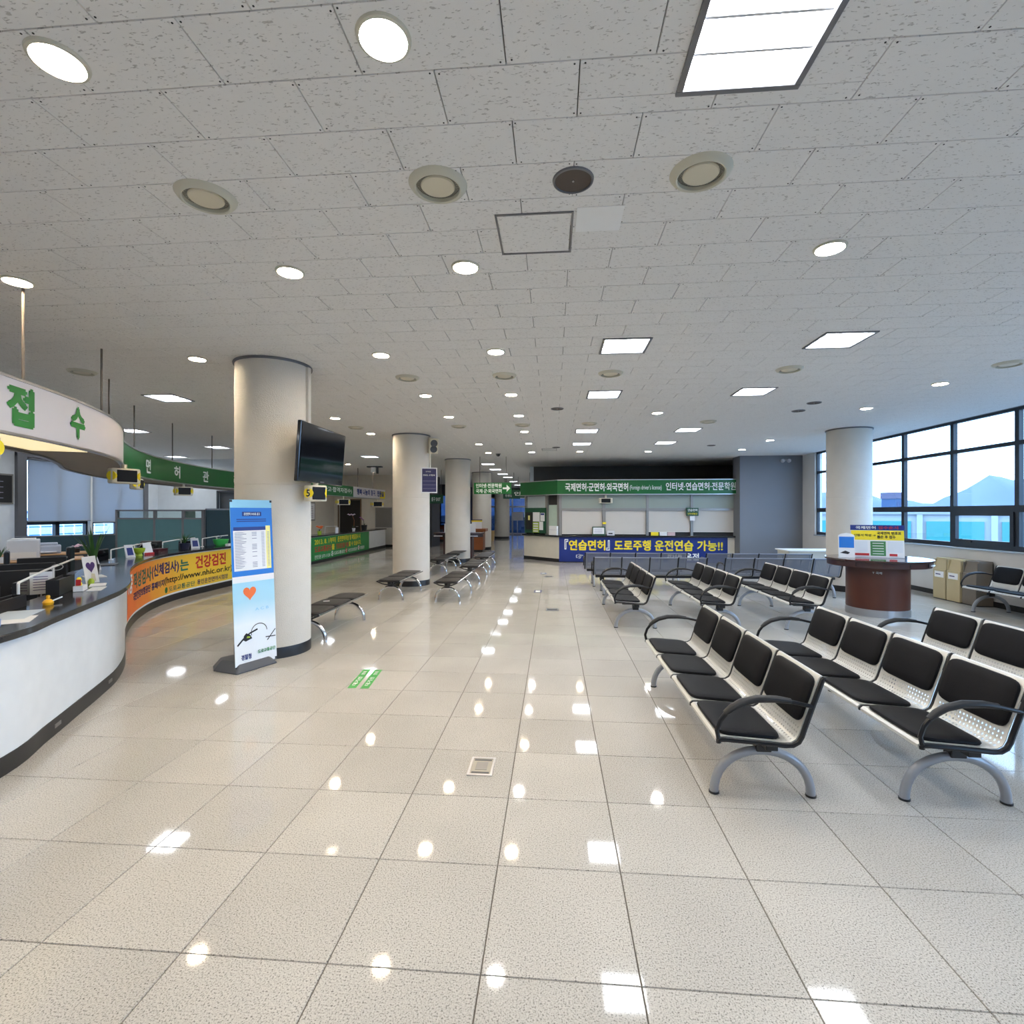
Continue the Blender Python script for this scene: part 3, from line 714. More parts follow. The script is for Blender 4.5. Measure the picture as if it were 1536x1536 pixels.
DIFF = [(-2.03,2.85),(-0.65,2.85),(0.80,2.86),(5.65,6.85),(-6.18,6.26),(-2.0,6.9),(-0.66,6.9),(0.76,6.9),(3.04,6.88),(-4.3,10.88),(-2.03,10.89),(-0.65,10.83),(0.75,10.78),(3.15,10.73)]
DLAB = ['large round cream air diffuser at left, above the television column','large round cream air diffuser left of the brown ceiling speaker','large round cream air diffuser right of the brown ceiling speaker',
 'round air diffuser at the right edge above the windows','round air diffuser above the white reception fascia','small round air diffuser in the second row, leftmost over the hall','small round air diffuser in the second row over the aisle','small round air diffuser left of the nearest aisle light panel row','small round air diffuser above the black chairs at right',
 'round air diffuser far off, left of the second column','round air diffuser far off above the second column','round air diffuser far off over the centre aisle','round air diffuser far off between the aisle light panels','round air diffuser far off between the right light panels']
df0 = None
for k, (x, y) in enumerate(DIFF):
    if df0 is None:
        df0 = thing('air_diffuser', DLAB[k], 'air vent', (x,y,CEIL_Z), 0, 'round ceiling air diffusers')
        MB().lathe([(0.122,-0.003),(0.122,-0.026),(0.130,-0.030),(0.150,-0.020),(0.165,0.001)], n=40).build('outer_ring', RING, df0, smooth=True)
        MB().lathe([(0.123,-0.003),(0.0,-0.003)], n=40).build('throat_shade', GAP, df0)  # flat dark disc, the shade of a deep recess put into its colour
        MB().lathe([(0.094,-0.004),(0.096,-0.012),(0.090,-0.018),(0.0,-0.020)], n=40).build('inner_disc', DISC, df0, smooth=True)
    else: dup(df0, (x,y,CEIL_Z), 0, DLAB[k])
SPK = [(0.11,2.87),(0.07,9.2),(4.40,9.05),(4.46,9.74),(0.08,14.7),(4.37,14.61)]
SLAB = ['large round brown ceiling speaker between two air diffusers','small dark round ceiling speaker over the middle aisle','dark round ceiling speaker left of the right column, the nearer of two','dark round ceiling speaker left of the right column, the farther of two','tiny dark round ceiling speaker far off over the aisle','tiny dark round ceiling speaker far off above the kiosk right end']
sp0 = None
for k, (x, y) in enumerate(SPK):
    if sp0 is None:
        sp0 = thing('ceiling_speaker', SLAB[k], 'speaker', (x,y,CEIL_Z), 0, 'round ceiling speakers')
        MB().lathe([(0.100,-0.004),(0.103,-0.012),(0.112,-0.010),(0.115,0.001)], n=36).build('rim', PFRAME, sp0, smooth=True)
        MB().lathe([(0.101,-0.005),(0.0,-0.007)], n=36).build('grille', GRILLE, sp0, smooth=True)
        MB().cyl(0,0,-0.011,-0.006,0.006,10).build('centre_screw', STEEL, sp0)
    else: dup(sp0, (x,y,CEIL_Z), 0, SLAB[k])
for k, (x, y, s) in enumerate(((-0.12,3.41,0.245),(-0.12,15.2,0.22))):
    h = thing('ceiling_hatch', ['square access hatch with a grey metal frame in the ceiling below the brown speaker','far square access hatch in the ceiling near the kiosk'][k], 'hatch', (x,y,CEIL_Z))
    mb = MB()
    for a,b,c,d in ((-s,s,-s,-s+.012),(-s,s,s-.012,s),(-s,-s+.012,-s+.012,s-.012),(s-.012,s,-s+.012,s-.012)): mb.box(a,b,c,d,-0.008,0.001)
    mb.build('frame', PFRAME, h); i_ = s-.018
    MB().box(-i_,i_,-i_,i_,-0.004,0.001).build('panel', MATS['ceiling'], h)
tag(MB().box(0.145,0.43,3.13,3.40,CEIL_Z-0.0035,CEIL_Z-0.0005).build('ceiling_patch_panel', mat('new_board_white', srgb(252,251,249), 0.8)), 'lighter replacement ceiling board beside the access hatch', 'ceiling board')

# ================================================================== RECEPTION COUNTER, FASCIA AND BANNERS (left)
CP = Path([(-3.38,0.6),(-3.48,2.0),(-3.63,3.09),(-3.85,3.6),(-4.11,4.15),(-4.31,4.57),(-4.53,4.98),(-4.94,5.54),(-5.78,6.48),(-6.34,7.19),(-6.82,7.93),(-7.24,8.78),(-7.53,9.84),(-7.63,11.64),(-7.72,13.4)])
FP = Path([(-8.0,15.2),(-8.02,16.42),(-8.05,18.1),(-8.18,22.19),(-8.23,24.6)])
def counter(path, label, top):
    c = thing('reception_counter', label, 'counter')
    mb = MB(); path.rect(mb, 0, path.L, -0.03, 0, 0.13, 0.90); mb.build('front_panel', WHITE, c, smooth=True)
    mb = MB(); path.rect(mb, 0, path.L, -0.04, 0.006, 0.0, 0.13); mb.build('plinth', PLINTH, c, smooth=True)
    mb = MB(); path.rect(mb, 0, path.L, -0.52, 0.06, 0.90, 0.95); mb.build('worktop', GRANITE, c, smooth=True, bevel=0.006)
    mb = MB(); path.rect(mb, 0, path.L, -1.15, -0.46, 0.70, 0.73); mb.build('inner_desk', WOODD, c, smooth=True)
    mb = MB(); path.rect(mb, 0, path.L, -0.52, -0.47, 0.0, 0.90); mb.build('inner_panel', GREYP, c, smooth=True)
    return c
rc = counter(CP, 'long curved white reception counter with black worktop at left', None)
for k, y in enumerate((3.75,4.75,2.6)):                     # small vents in the black plinth
    q, t, n = CP.at(CP.sY(y), 0.007); MB().obox(q.x, q.y, 0.055, 0.085, 0.10, 0.008, math.atan2(t.y,t.x)).build('plinth_vent', ALU, rc)
fc = counter(FP, 'far white counter with black worktop behind the television column', None)

# printed banner stretched along the concave part
BAN1 = gradient_material('orange_yellow_banner', [(0.0,srgb(240,110,40)),(0.22,srgb(244,140,50)),(0.5,srgb(246,196,60)),(1.0,srgb(248,222,70))], 'Y', 7.0, 12.6, 0.16, 1.6)
s0, s1 = CP.sY(6.95), CP.sY(12.3)
b1 = thing('orange_banner', 'orange and yellow printed banner wrapped along the curved reception counter', 'banner')
mb = MB(); CP.rect(mb, s0, s1, 0.003, 0.008, 0.15, 0.875); mb.build('banner_sheet', BAN1, b1, smooth=True)
mb = MB(); CP.rect(mb, s0, s1, 0.0075, 0.0085, 0.15, 0.165); mb.build('white_edge', LETW, b1, smooth=True)
E1 = CP.sY(11.55)
def ctext(s, m, sa, sb, z, h, parent, path=CP, bold=0.03): 
    return place_text(s, m, parent, path.fn(sa, 0.011, z), sb-sa, h, bold=bold)
Ln = E1-s0
ctext('1종 ', LETW, s0+0.09, s0+0.57, 0.52, 0.27, b1)
ctext('적성검사', LETT, s0+0.72, s0+1.92, 0.53, 0.25, b1)
ctext('(신체검사)', LETP, s0+1.96, s0+3.10, 0.54, 0.25, b1)
ctext('는', LETT, s0+3.15, s0+3.44, 0.56, 0.22, b1)
ctext('건강검진', RED, s0+3.68, s0+4.74, 0.55, 0.26, b1, bold=0.035)
ctext('국민건강보험공단 홈페이지', LETP, s0+0.67, s0+2.52, 0.345, 0.13, b1)
ctext('(http://www.nhic.or.kr)', LETB, s0+2.55, s0+5.00, 0.34, 0.16, b1, bold=0.012)
ctext('도로교통공단', LETT, s0+2.73, s0+3.65, 0.20, 0.10, b1, bold=0.01)
ctext('용인운전면허시험장', LETP, s0+3.73, s0+4.83, 0.205, 0.105, b1, bold=0.015)
def emblem(path, s, z, r, mats, parent):
    f = path.fn(s, 0.0105, z); n = 16
    mb = MB(); mb.add([f(0,0)]+[f(r*math.cos(2*PI*i/n), r*math.sin(2*PI*i/n)) for i in range(n)], [(0,i+1,(i+1)%n+1) for i in range(n)]); mb.build('emblem', mats[0], parent)
    f = path.fn(s, 0.0115, z); mb = MB()
    for q in (0.4, 2.5, 4.6): mb.add([f(0,0), f(r*.8*math.cos(q), r*.8*math.sin(q)), f(r*.8*math.cos(q+.9), r*.8*math.sin(q+.9))], [(0,1,2)])
    mb.build('emblem_mark', mats[1], parent)
emblem(CP, s0+2.62, 0.25, 0.06, (LGREEN, LETB), b1)

# green banner on the far counter
s0 = FP.sY(15.4); s1 = FP.sY(22.2)
b2 = thing('green_banner', 'green printed banner with yellow writing on the far counter', 'banner')
mb = MB(); FP.rect(mb, s0, s1, 0.003, 0.008, 0.10, 0.885); mb.build('banner_sheet', mat('banner_green', srgb(30,140,66),0.45), b2, smooth=True)
sv = FP.sY(16.65)
place_text('2013. 8. 1부터', YEL, b2, FP.fn(sv, 0.011, 0.63), 1.75, 0.20, bold=0.02)
place_text('운전면허적성 및 제일검사 시', YEL, b2, FP.fn(sv+1.95, 0.011, 0.64), 2.45, 0.20, bold=0.03)
place_text('도로교통공단', RED, b2, FP.fn(sv, 0.011, 0.37), 1.35, 0.2, bold=0.03)
place_text('를', YEL, b2, FP.fn(sv+1.4, 0.011, 0.38), 0.25, 0.19, bold=0.03)
place_text('건강검진을 이용', RED, b2, FP.fn(sv+1.8, 0.011, 0.38), 1.25, 0.19, bold=0.03)
place_text('할 수 있습니다.', YEL, b2, FP.fn(sv+3.1, 0.011, 0.39), 1.4, 0.19, bold=0.03)
place_text('전민원 577-1120', LETW, b2, FP.fn(sv, 0.011, 0.15), 1.25, 0.13, bold=0.01)
place_text('도로교통공단', LETW, b2, FP.fn(sv+1.62, 0.011, 0.17), 1.05, 0.13, bold=0.02)
place_text('국민건강보험공단', LETW, b2, FP.fn(sv+3.0, 0.011, 0.17), 1.05, 0.13, bold=0.02)
place_text('경찰청', LETW, b2, FP.fn(sv+4.4, 0.011, 0.18), 0.5, 0.13, bold=0.02)
emblem(FP, sv+1.45, 0.24, 0.10, (LETW, LGREEN), b2); emblem(FP, sv+2.83, 0.25, 0.10, (RED, LETW), b2); emblem(FP, sv+4.22, 0.26, 0.10, (LETW, RED), b2)

# ---- suspended fascia signs
GP = Path([(-3.72,0.2),(-3.80,1.6),(-3.95,3.0),(-4.09,3.48),(-4.4,4.4),(-4.85,5.3),(-5.5,6.15),(-6.4,7.2),(-7.4,9.0),(-8.0,11.1),(-8.15,12.7),(-8.2,14.2)])
HP = Path([(-8.2,15.4),(-8.1,17.4),(-7.98,19.8),(-7.85,23.4)])
fa = thing('hanging_fascia', 'long curved white and green sign fascia hanging over the reception counter', 'sign')
sg = GP.sY(6.12); Z0, Z1 = 2.34, 2.79
FASW = mat('white_fascia_panel', srgb(226,220,222), 0.35, var=0.02)
mb = MB(); GP.rect(mb, 0, sg, -0.02, 0, Z0+.02, Z1-.02); mb.build('white_panel', FASW, fa, smooth=True)
mb = MB(); GP.rect(mb, sg, GP.L, -0.02, 0, Z0+.02, Z1-.02); mb.build('green_panel', GREEN, fa, smooth=True)
mb = MB(); GP.rect(mb, 0, GP.L, -0.035, 0.012, Z1-.02, Z1); mb.build('top_trim', STEEL, fa, smooth=True)
mb = MB(); GP.rect(mb, 0, GP.L, -0.035, 0.012, Z0, Z0+.02); mb.build('bottom_trim', STEEL, fa, smooth=True)
mb = MB(); GP.rect(mb, 0, GP.L, -0.62, -0.035, Z0+.012, Z0+.024); mb.build('soffit', mat('soffit_board', srgb(150,140,128),0.6), fa, smooth=True)
mb = MB(); GP.rect(mb, 0, GP.L, -0.66, -0.62, Z0-.005, Z0+.30); mb.build('rear_rail', ALU, fa, smooth=True)
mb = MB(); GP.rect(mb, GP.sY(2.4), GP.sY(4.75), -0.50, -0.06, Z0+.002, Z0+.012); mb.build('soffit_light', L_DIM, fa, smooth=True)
def glyph(s, path, y, z, w_, h_, m, parent, bold=0.03, off=0.004):
    sa = path.sY(y)-w_/2; place_text(s, m, parent, path.fn(sa, off, z), w_, h_, bold=bold)
glyph('접', GP, 3.68, 2.43, 0.27, 0.29, LGREEN, fa, 0.05); glyph('수', GP, 4.42, 2.44, 0.25, 0.27, LGREEN, fa, 0.05)
for s, y in (('면',8.6),('허',9.95),('관',11.25),('리',12.6)): glyph(s, GP, y, 2.45, 0.26, 0.24, LETW, fa, 0.03)
for y in (3.95,5.50,6.75,8.4,10.1,11.8):
    q, _, _ = GP.at(GP.sY(y), -0.15); MB().tube([(q.x,q.y,Z1-0.02),(q.x,q.y,CEIL_Z)],0.011,8).build('hanger_rod', ROD, fa, smooth=True)
fb = thing('hanging_fascia', 'far green and white sign fascia hanging over the green-bannered counter', 'sign')
sg = HP.sY(19.9); se = HP.sY(23.4)
mb = MB(); HP.rect(mb, 0, sg, -0.02, 0, Z0+.02, Z1-.02); mb.build('green_panel', GREEN, fb, smooth=True)
mb = MB(); HP.rect(mb, sg, se, -0.02, 0, Z0+.02, Z1-.02); mb.build('white_panel', FASW, fb, smooth=True)
mb = MB(); HP.rect(mb, se-0.65, se-0.02, 0.001, 0.004, Z0+.03, Z1-.1); mb.build('yellow_patch', YEL, fb, smooth=True)
mb = MB(); HP.rect(mb, 0, se, -0.035, 0.01, Z0, Z0+.02); mb.build('bottom_trim', STEEL, fb, smooth=True)
mb = MB(); HP.rect(mb, 0, se, -0.5, -0.035, Z0+.01, Z0+.02); mb.build('soffit', mat('soffit_board',(0,0,0)), fb, smooth=True)
place_text('(민원사고·합격자접수)', LETW, fb, HP.fn(HP.sY(16.8),0.003,Z0+.12), HP.sY(19.75)-HP.sY(16.8), 0.21, bold=0.02)
place_text('행복 나눔의 창구,', NAVY, fb, HP.fn(sg+0.35,0.003,Z0+.12), 2.0, 0.24, bold=0.05)
place_text('민원실', NAVY, fb, HP.fn(sg+2.55,0.006,Z0+.12), 0.75, 0.24, bold=0.05)
for x, y in ((-8.25,18.98),(-8.2,20.96),(-8.0,22.2),(-8.12,16.4)): MB().tube([(x,y,Z1-.02),(x,y,CEIL_Z)],0.014,6).build('hanger_rod', ROD, fb)

# ---- number displays under the fascias
def number_display(x, y, z, rz, label, digit=None, w_=0.30, h_=0.17, stem=0.06, discs=True):
    t = thing('number_display', label, 'number display', (x,y,z), rz, 'ticket number displays')
    MB().prism([(-w_/2,-.05),(-w_/2+.04,-.075),(w_/2-.04,-.075),(w_/2,-.05),(w_/2,.06),(-w_/2,.06)],0,h_).build('body', BEIGE, t, bevel=0.02, bseg=3)
    MB().box(-w_*.34,w_*.34,-.083,-.07,.022,h_-.022).build('screen', mat('matte_display', (0.008,0.008,0.010), 0.5, spec=0.2), t, bevel=0.01)
    for s in (-1,1) if discs else ():
        o = MB(); o.cyl(0,0,-.03,0.010,h_*.30,20); q = o.build('number_disc', YEL, t); q.location = (s*(w_/2-.012),-.036,h_/2); q.rotation_euler = (PI/2,0,s*1.05)
        if digit: place_text(digit, LETB, q, lambda a, b: (a-.022, b-h_*.2, .0115), 0.045, h_*.4, name='digit', bold=0.03)
    if stem: MB().cyl(0,0,h_-.01,h_+stem,0.03,12).build('stem', BEIGE, t, smooth=True)
    return t
def on_fascia(path, y, off=0.0):
    q, tg, n = path.at(path.sY(y), off); return q.x, q.y, math.atan2(n.y,n.x)+PI/2
x, y, r = on_fascia(GP, 5.95, 0.02); number_display(x, y, 2.10, 1.12, 'cream ticket number display under the end of the white fascia', None, 0.32, 0.19, 0.05)
x, y, r = on_fascia(GP, 7.9, 0.0); number_display(x, y, 2.12, 2.05, 'cream number display seen sideways under the start of the green fascia', None, 0.30, 0.18, 0.05)
x, y, r = on_fascia(GP, 10.35, -0.05); number_display(x, y, 2.10, 0.95, 'cream number display under the middle of the green fascia', None, 0.34, 0.19, 0.05)
x, y = -3.90, 3.12; number_display(x, y, 2.10, 0.75, 'number display with a yellow disc at the left picture edge', None, 0.30, 0.18, 0.12)
x, y, r = on_fascia(HP, 18.9, 0.05); number_display(x, y, 2.02, 0.75, 'far number display under the green part of the far fascia', None, 0.52, 0.22, 0.10)
x, y, r = on_fascia(HP, 22.3, 0.05); number_display(x, y, 1.98, 0.75, 'far number display under the white part of the far fascia', None, 0.56, 0.24, 0.10)
nd = number_display(-2.93, 6.12, 1.88, 0.95, 'round-sided number display marked 5 on the column below the television', '5', 0.25, 0.20, 0.10)
MB().box(-.03,.03,.04,.16,.06,.12).build('bracket', BEIGE, nd)

# ---- wall television on the first column
tv_ = thing('television', 'large black wall television tilted out from the first round column', 'television', (-2.90,6.225,2.10), 0)
TW, TH = 1.25, 0.70; ta = math.atan2(1.25, 0.043)
tv_.rotation_euler = (0, math.radians(4), 0)
def tvbox(y0,y1,z0,z1,x0,x1): return MB().box(x0,x1,y0,y1,z0,z1)
tvbox(-TW/2,TW/2,0,TH,-0.045,0.0).build('casing', BLACKG, tv_, bevel=0.012)
tvbox(-TW/2+.035,TW/2-.035,0.05,TH-.035,0.0,0.003).build('screen', SCREEN, tv_)
tvbox(-.05,.05,0.018,0.03,0.0,0.002).build('badge', PFRAME, tv_)
mb = MB(); mb.box(-0.10,-0.045,-0.30,0.30,0.22,0.52); mb.box(-0.16,-0.10,-0.05,0.05,0.30,0.44); mb.build('wall_bracket', BLACK, tv_)

# ---- standing banner beside the column
sb = thing('standing_banner', 'tall blue and white standing banner with a fee table, in front of the first column', 'banner', (-3.42,5.27,0))
bd = Vector((0.19,0.47,0)); bw = 0.52; bdn = bd.normalized(); nrm = Vector((bdn.y,-bdn.x,0)); upv = (Vector((0,0,1))*1.84 - nrm*0.10).normalized()
O = Vector((0,0,0.04))
def bp(a, b, t=0.0): return tuple(O + bdn*a + upv*b + nrm*t)
def bquad(name, a0, a1, b0, b1, m, t, thick=0.0):
    mb = MB(); vs = [bp(a0,b0,t),bp(a1,b0,t),bp(a1,b1,t),bp(a0,b1,t)]
    if thick: 
        vs += [bp(a0,b0,t-thick),bp(a1,b0,t-thick),bp(a1,b1,t-thick),bp(a0,b1,t-thick)]
        mb.add(vs, [(0,1,2,3),(7,6,5,4),(0,4,5,1),(1,5,6,2),(2,6,7,3),(3,7,4,0)])
    else: mb.add(vs, [(0,1,2,3)])
    return mb.build(name, m, sb)
BH_ = 1.85
bquad('banner_sheet', 0, bw, 0, BH_, gradient_material('sky_to_white_print', [(0.0,srgb(246,248,250)),(0.45,srgb(240,246,250)),(0.72,srgb(176,220,238)),(1.0,srgb(160,214,238))], 'Z', 0.05, 1.02, 0.05, 3.0), 0, 0.006)
bquad('top_strip', 0, bw, BH_-0.09, BH_, SKYB, 0.0015)
bquad('blue_field', 0, bw, 1.00, BH_-0.09, MIDB, 0.0015)
bquad('white_strip', 0, bw, 0.93, 1.00, PAPER, 0.0015)
bquad('title_plate', 0.14, 0.38, BH_-0.185, BH_-0.135, NAVY, 0.0025)
bquad('table_head', 0.03, 0.43, BH_-0.345, BH_-0.305, NAVY, 0.0025)
bquad('table_sheet', 0.025, 0.43, 1.06, BH_-0.345, PAPER, 0.0025)
bquad('fee_column', 0.43, bw-0.03, 1.06, BH_-0.295, PALEY, 0.0025)
def btext(s, m, a0, b0, w_, h_, bold=0.01):
    place_text(s, m, sb, lambda a, b: bp(a0+a, b0+b, 0.0040), w_, h_, bold=bold)
btext('운전면허 수수료 공고', LETW, 0.16, BH_-0.175, 0.20, 0.03, 0.03)
btext('경찰청', NAVY, 0.07, 0.085, 0.12, 0.055, 0.03)
btext('도로교통공단', LGREEN, 0.275, 0.115, 0.225, 0.04, 0.02)
btext('A C B', SKYB, 0.26, 0.60, 0.17, 0.03); 
lines = MB(); rr_ = random.Random(3)
for k in range(27):
    b = 1.09+k*0.0135*1.25
    if b > BH_-0.36: break
    lines.add([bp(0.04,b,.0036),bp(0.04+rr_.uniform(.05,.15),b,.0036),bp(0.04+rr_.uniform(.05,.15),b+.007,.0036),bp(0.04,b+.007,.0036)],[(0,1,2,3)])
    if rr_.random() < .6: lines.add([bp(0.25,b,.0036),bp(0.31,b,.0036),bp(0.31,b+.007,.0036),bp(0.25,b+.007,.0036)],[(0,1,2,3)])
    lines.add([bp(0.37,b,.0036),bp(0.41,b,.0036),bp(0.41,b+.006,.0036),bp(0.37,b+.006,.0036)],[(0,1,2,3)])
    lines.add([bp(0.445,b,.0036),bp(0.475,b,.0036),bp(0.475,b+.006,.0036),bp(0.445,b+.006,.0036)],[(0,1,2,3)])
lines.build('fee_lines', GREYT, sb)
hl = MB()
for k in range(2): hl.add([bp(0.07,BH_-.225-.022*k,.0032),bp(0.44,BH_-.225-.022*k,.0032),bp(0.44,BH_-.215-.022*k,.0032),bp(0.07,BH_-.215-.022*k,.0032)],[(0,1,2,3)])
hl.build('header_lines', NAVY, sb)
# heart balloon
hp = []
for i in range(28):
    t = 2*PI*i/28; hx = 16*math.sin(t)**3; hy = 13*math.cos(t)-5*math.cos(2*t)-2*math.cos(3*t)-math.cos(4*t); hp.append((0.20+hx*.0050, 0.81+hy*.0052))
MB().add([bp(x,y,.003) for x,y in hp],[tuple(range(27,-1,-1))]).build('heart_print', ORANGE, sb)
# stethoscope-like ink drawing
def ink(pts, wd, m=LETB):
    mb = MB()
    for (x0,y0),(x1,y1) in zip(pts[:-1],pts[1:]):
        dx, dy = x1-x0, y1-y0; l = math.hypot(dx,dy) or 1; ax_, ay = -dy/l*wd, dx/l*wd
        mb.add([bp(x0+ax_,y0+ay,.003),bp(x0-ax_,y0-ay,.003),bp(x1-ax_,y1-ay,.003),bp(x1+ax_,y1+ay,.003)],[(0,1,2,3)])
    mb.build('ink_drawing', m, sb)
ink([(0.30+0.10*math.cos(a),0.36+0.09*math.sin(a)) for a in [PI*(1-i/12)*1.1 for i in range(13)]],0.004)
ink([(0.03,0.25),(0.10,0.31),(0.18,0.36),(0.28,0.39)],0.009)
ink([(0.40,0.24),(0.44,0.28),(0.51,0.35)],0.005); ink([(0.38,0.28),(0.44,0.275),(0.51,0.27)],0.005)
MB().add([bp(.10,.30,.003),bp(.13,.28,.003),bp(.21,.30,.003),bp(.19,.34,.003),bp(.14,.37,.003),bp(.11,.345,.003)],[(0,1,2,3,4,5)]).build('ink_leaf', LETB, sb)
MB().add([bp(.14,.315,.004),bp(.18,.31,.004),bp(.19,.325,.004),bp(.15,.335,.004)],[(0,1,2,3)]).build('green_leaf', LIME, sb)
for a in (0.012,bw-0.012):
    for b in (0.015,BH_-0.015): bquad('corner_clip', a-.012,a+.012,b-.012,b+.012, BLACK, 0.006, 0.012)
mb = MB(); mb.tube([bp(0.26,0.02,-.06),bp(0.26,BH_-.02,-.012)],0.012,8); mb.tube([bp(0.01,BH_-.015,-.012),bp(bw-.01,BH_-.015,-.012)],0.008,6); mb.build('pole', GREYP, sb)
c = O+bdn*0.25-nrm*0.16; ba = math.atan2(bdn.y,bdn.x)
def loc2(a,b): v = bdn*a - nrm*b; return (v.x, v.y)
P = [loc2(-.03,-.06),loc2(.50,-.06),loc2(.50,.10),loc2(.30,.44),loc2(.05,.48),loc2(-.06,.30)]
MB().prism(P[::-1],0.0,0.11,top_scale=0.70).build('weighted_base', GREYP, sb, bevel=0.02, bseg=3)

# ================================================================== BEAM CHAIRS
PITCH = 0.585
PROF = [(-.335,.398),(-.335,.415),(-.32,.428),(-.28,.43),(-.1,.418),(.05,.406),(.09,.408),(.118,.425),(.134,.455),(.148,.50),(.20,.65),(.247,.785),(.258,.797),(.272,.795),(.276,.78)]
def prof_at(z=None):
    pass
def offset_prof(prof, d):
    out = []
    for i, p in enumerate(prof):
        a = Vector(prof[max(i-1,0)]); b = Vector(prof[min(i+1,len(prof)-1)]); t = (b-a).normalized(); n = Vector((-t.y, t.x))
        out.append((p[0]+n.x*d, p[1]+n.y*d))
    return out
def shell_obj(name, m, parent, x0, wd):
    """bent sheet with real thickness; UV in metres (across, along the profile)"""
    top = PROF; bot = offset_prof(PROF, -0.004); n = len(top)
    s = [0]
    for i in range(1,n): s.append(s[-1]+math.dist(top[i],top[i-1]))
    vs = []; uvs = []
    for P_ in (top, bot):
        for x in (0, wd):
            for i,(y,z) in enumerate(P_): vs.append((x0+x,y,z)); uvs.append((x, s[i]))
    T0, T1, B0, B1 = 0, n, 2*n, 3*n; fs = []
    for i in range(n-1):
        fs.append((T0+i,T1+i,T1+i+1,T0+i+1)); fs.append((B0+i,B0+i+1,B1+i+1,B1+i))
        fs.append((T0+i,T0+i+1,B0+i+1,B0+i)); fs.append((T1+i,B1+i,B1+i+1,T1+i+1))
    fs.append((T0,B0,B1,T1)); fs.append((T0+n-1,T1+n-1,B1+n-1,B0+n-1))
    o = MB().add(vs, fs).build(name, m, parent, smooth=True)
    ul = o.data.uv_layers.new(name='UVMap')
    for lp in o.data.loops: ul.data[lp.index].uv = uvs[lp.vertex_index]
    return o
def pad(parent, name, m, x0, x1, ya, za, yb, zb, th, inset=0.05, ny=8, nx=8, taper=0.0):
    """upholstered cushion lying on the line a-b of the profile, puffed in the middle, rounded corners"""
    a = Vector((ya,za)); b = Vector((yb,zb)); t = (b-a); ln = t.length; t.normalize(); nn = Vector((-t.y,t.x))
    N = 24; rings = []; cx = (x0+x1)/2; hx = (x1-x0)/2; hy = ln/2; mid = (a+b)/2; vs = []; fs = []
    def outline(k):
        o = []
        for i in range(N):
            q = 2*PI*i/N; c, s_ = math.cos(q), math.sin(q); e = 0.28
            o.append((math.copysign(abs(c)**e,c)*(hx-k), math.copysign(abs(s_)**e,s_)*(hy-k)))
        return o
    for k, h in ((0.004,0.001),(0.0,th*0.35),(0.004,th*0.75),(0.016,th*0.97),(0.06,th*1.12),(0.13,th*1.2)):
        vs += [(cx+x, *(mid+t*y+nn*h)) for x, y in outline(min(k,hy-.01))]; rings.append(1)
    R = len(rings)
    for r in range(R-1):
        for i in range(N): fs.append((r*N+i, r*N+(i+1)%N, (r+1)*N+(i+1)%N, (r+1)*N+i))
    fs.append(tuple((R-1)*N+i for i in range(N))); fs.append(tuple(range(N-1,-1,-1)))
    return MB().add(vs, fs).build(name, m, parent, smooth=True)
def make_chairs(label, cushions, n=4):
    root = thing('beam_seating', label, 'bench seating', group='four-seat waiting room seating')
    L = n*PITCH; G = 0.018
    for k in range(n):
        xa = -L/2+k*PITCH+G; wd = PITCH-2*G
        sh = shell_obj('seat_shell', PERF if cushions else PERF2, root, xa, wd)
        if cushions:
            pad(sh, 'seat_cushion', LEATHER, xa+.012, xa+wd-.012, -.318,.431,.055,.409,.026)
            pad(sh, 'back_cushion', LEATHER, xa+.012, xa+wd-.012, .154,.508,.248,.784,.027)
    fp = offset_prof(PROF[:-1], -0.012)
    for k in range(n+1):
        x = -L/2+k*PITCH; MB().tube([(x,y,z) for y,z in fp], 0.015, 8).build('side_frame', FRAMEB, root, smooth=True)
    for s in (-1,1):
        xl = s*(L/2-0.20)
        arc = [(xl,0.29*math.cos(PI*i/20)*-1, 0.275*math.sin(PI*i/20)**0.85 if 0 < i < 20 else 0.0) for i in range(21)]
        lg = MB().tube(arc, 0.027, 12).build('leg', LEGM, root, smooth=True)
        [MB().cyl(xl,q,0,0.012,0.031,14).build('foot_pad', BLACK, lg) for q in (-.29,.29)]
        br = MB(); br.box(xl-.035,xl+.035,-.045,.045,.275,.36); br.prism([(xl-.03,-.20),(xl+.03,-.20),(xl+.03,.10),(xl-.03,.10)],.355,.385); br.build('leg_bracket', BLACK, root, bevel=0.006)
    MB().box(-L/2+.05,L/2-.05,-.035,.035,.335,.385).build('beam', BLACK, root, bevel=0.005)
    for s in (-1,1):
        x = s*(L/2+0.004)
        pts = [(x,-.325,.425),(x,-.335,.47),(x,-.315,.53),(x,-.27,.59),(x,-.20,.635),(x,-.11,.658),(x,0,.66),(x,.10,.648),(x,.205,.625)]
        am = MB().tube(pts, [.013,.013,.013,.014,.014,.013,.013,.012,.012], 8).build('armrest', FRAMEB, root, smooth=True)
        MB().tube([(x,-.29,.572),(x,-.25,.607),(x,-.20,.638),(x,-.11,.662),(x,0,.664),(x,.08,.654)], [.016,.021,.022,.022,.020,.016], 10, sx=1.15).build('arm_pad', BLACK, am, smooth=True)
    return root
ch0 = make_chairs('row of four black padded seats, nearest to the centre aisle', True)
ch0.location = (1.29,4.26,0); ch0.rotation_euler = (0,0,-PI/2)
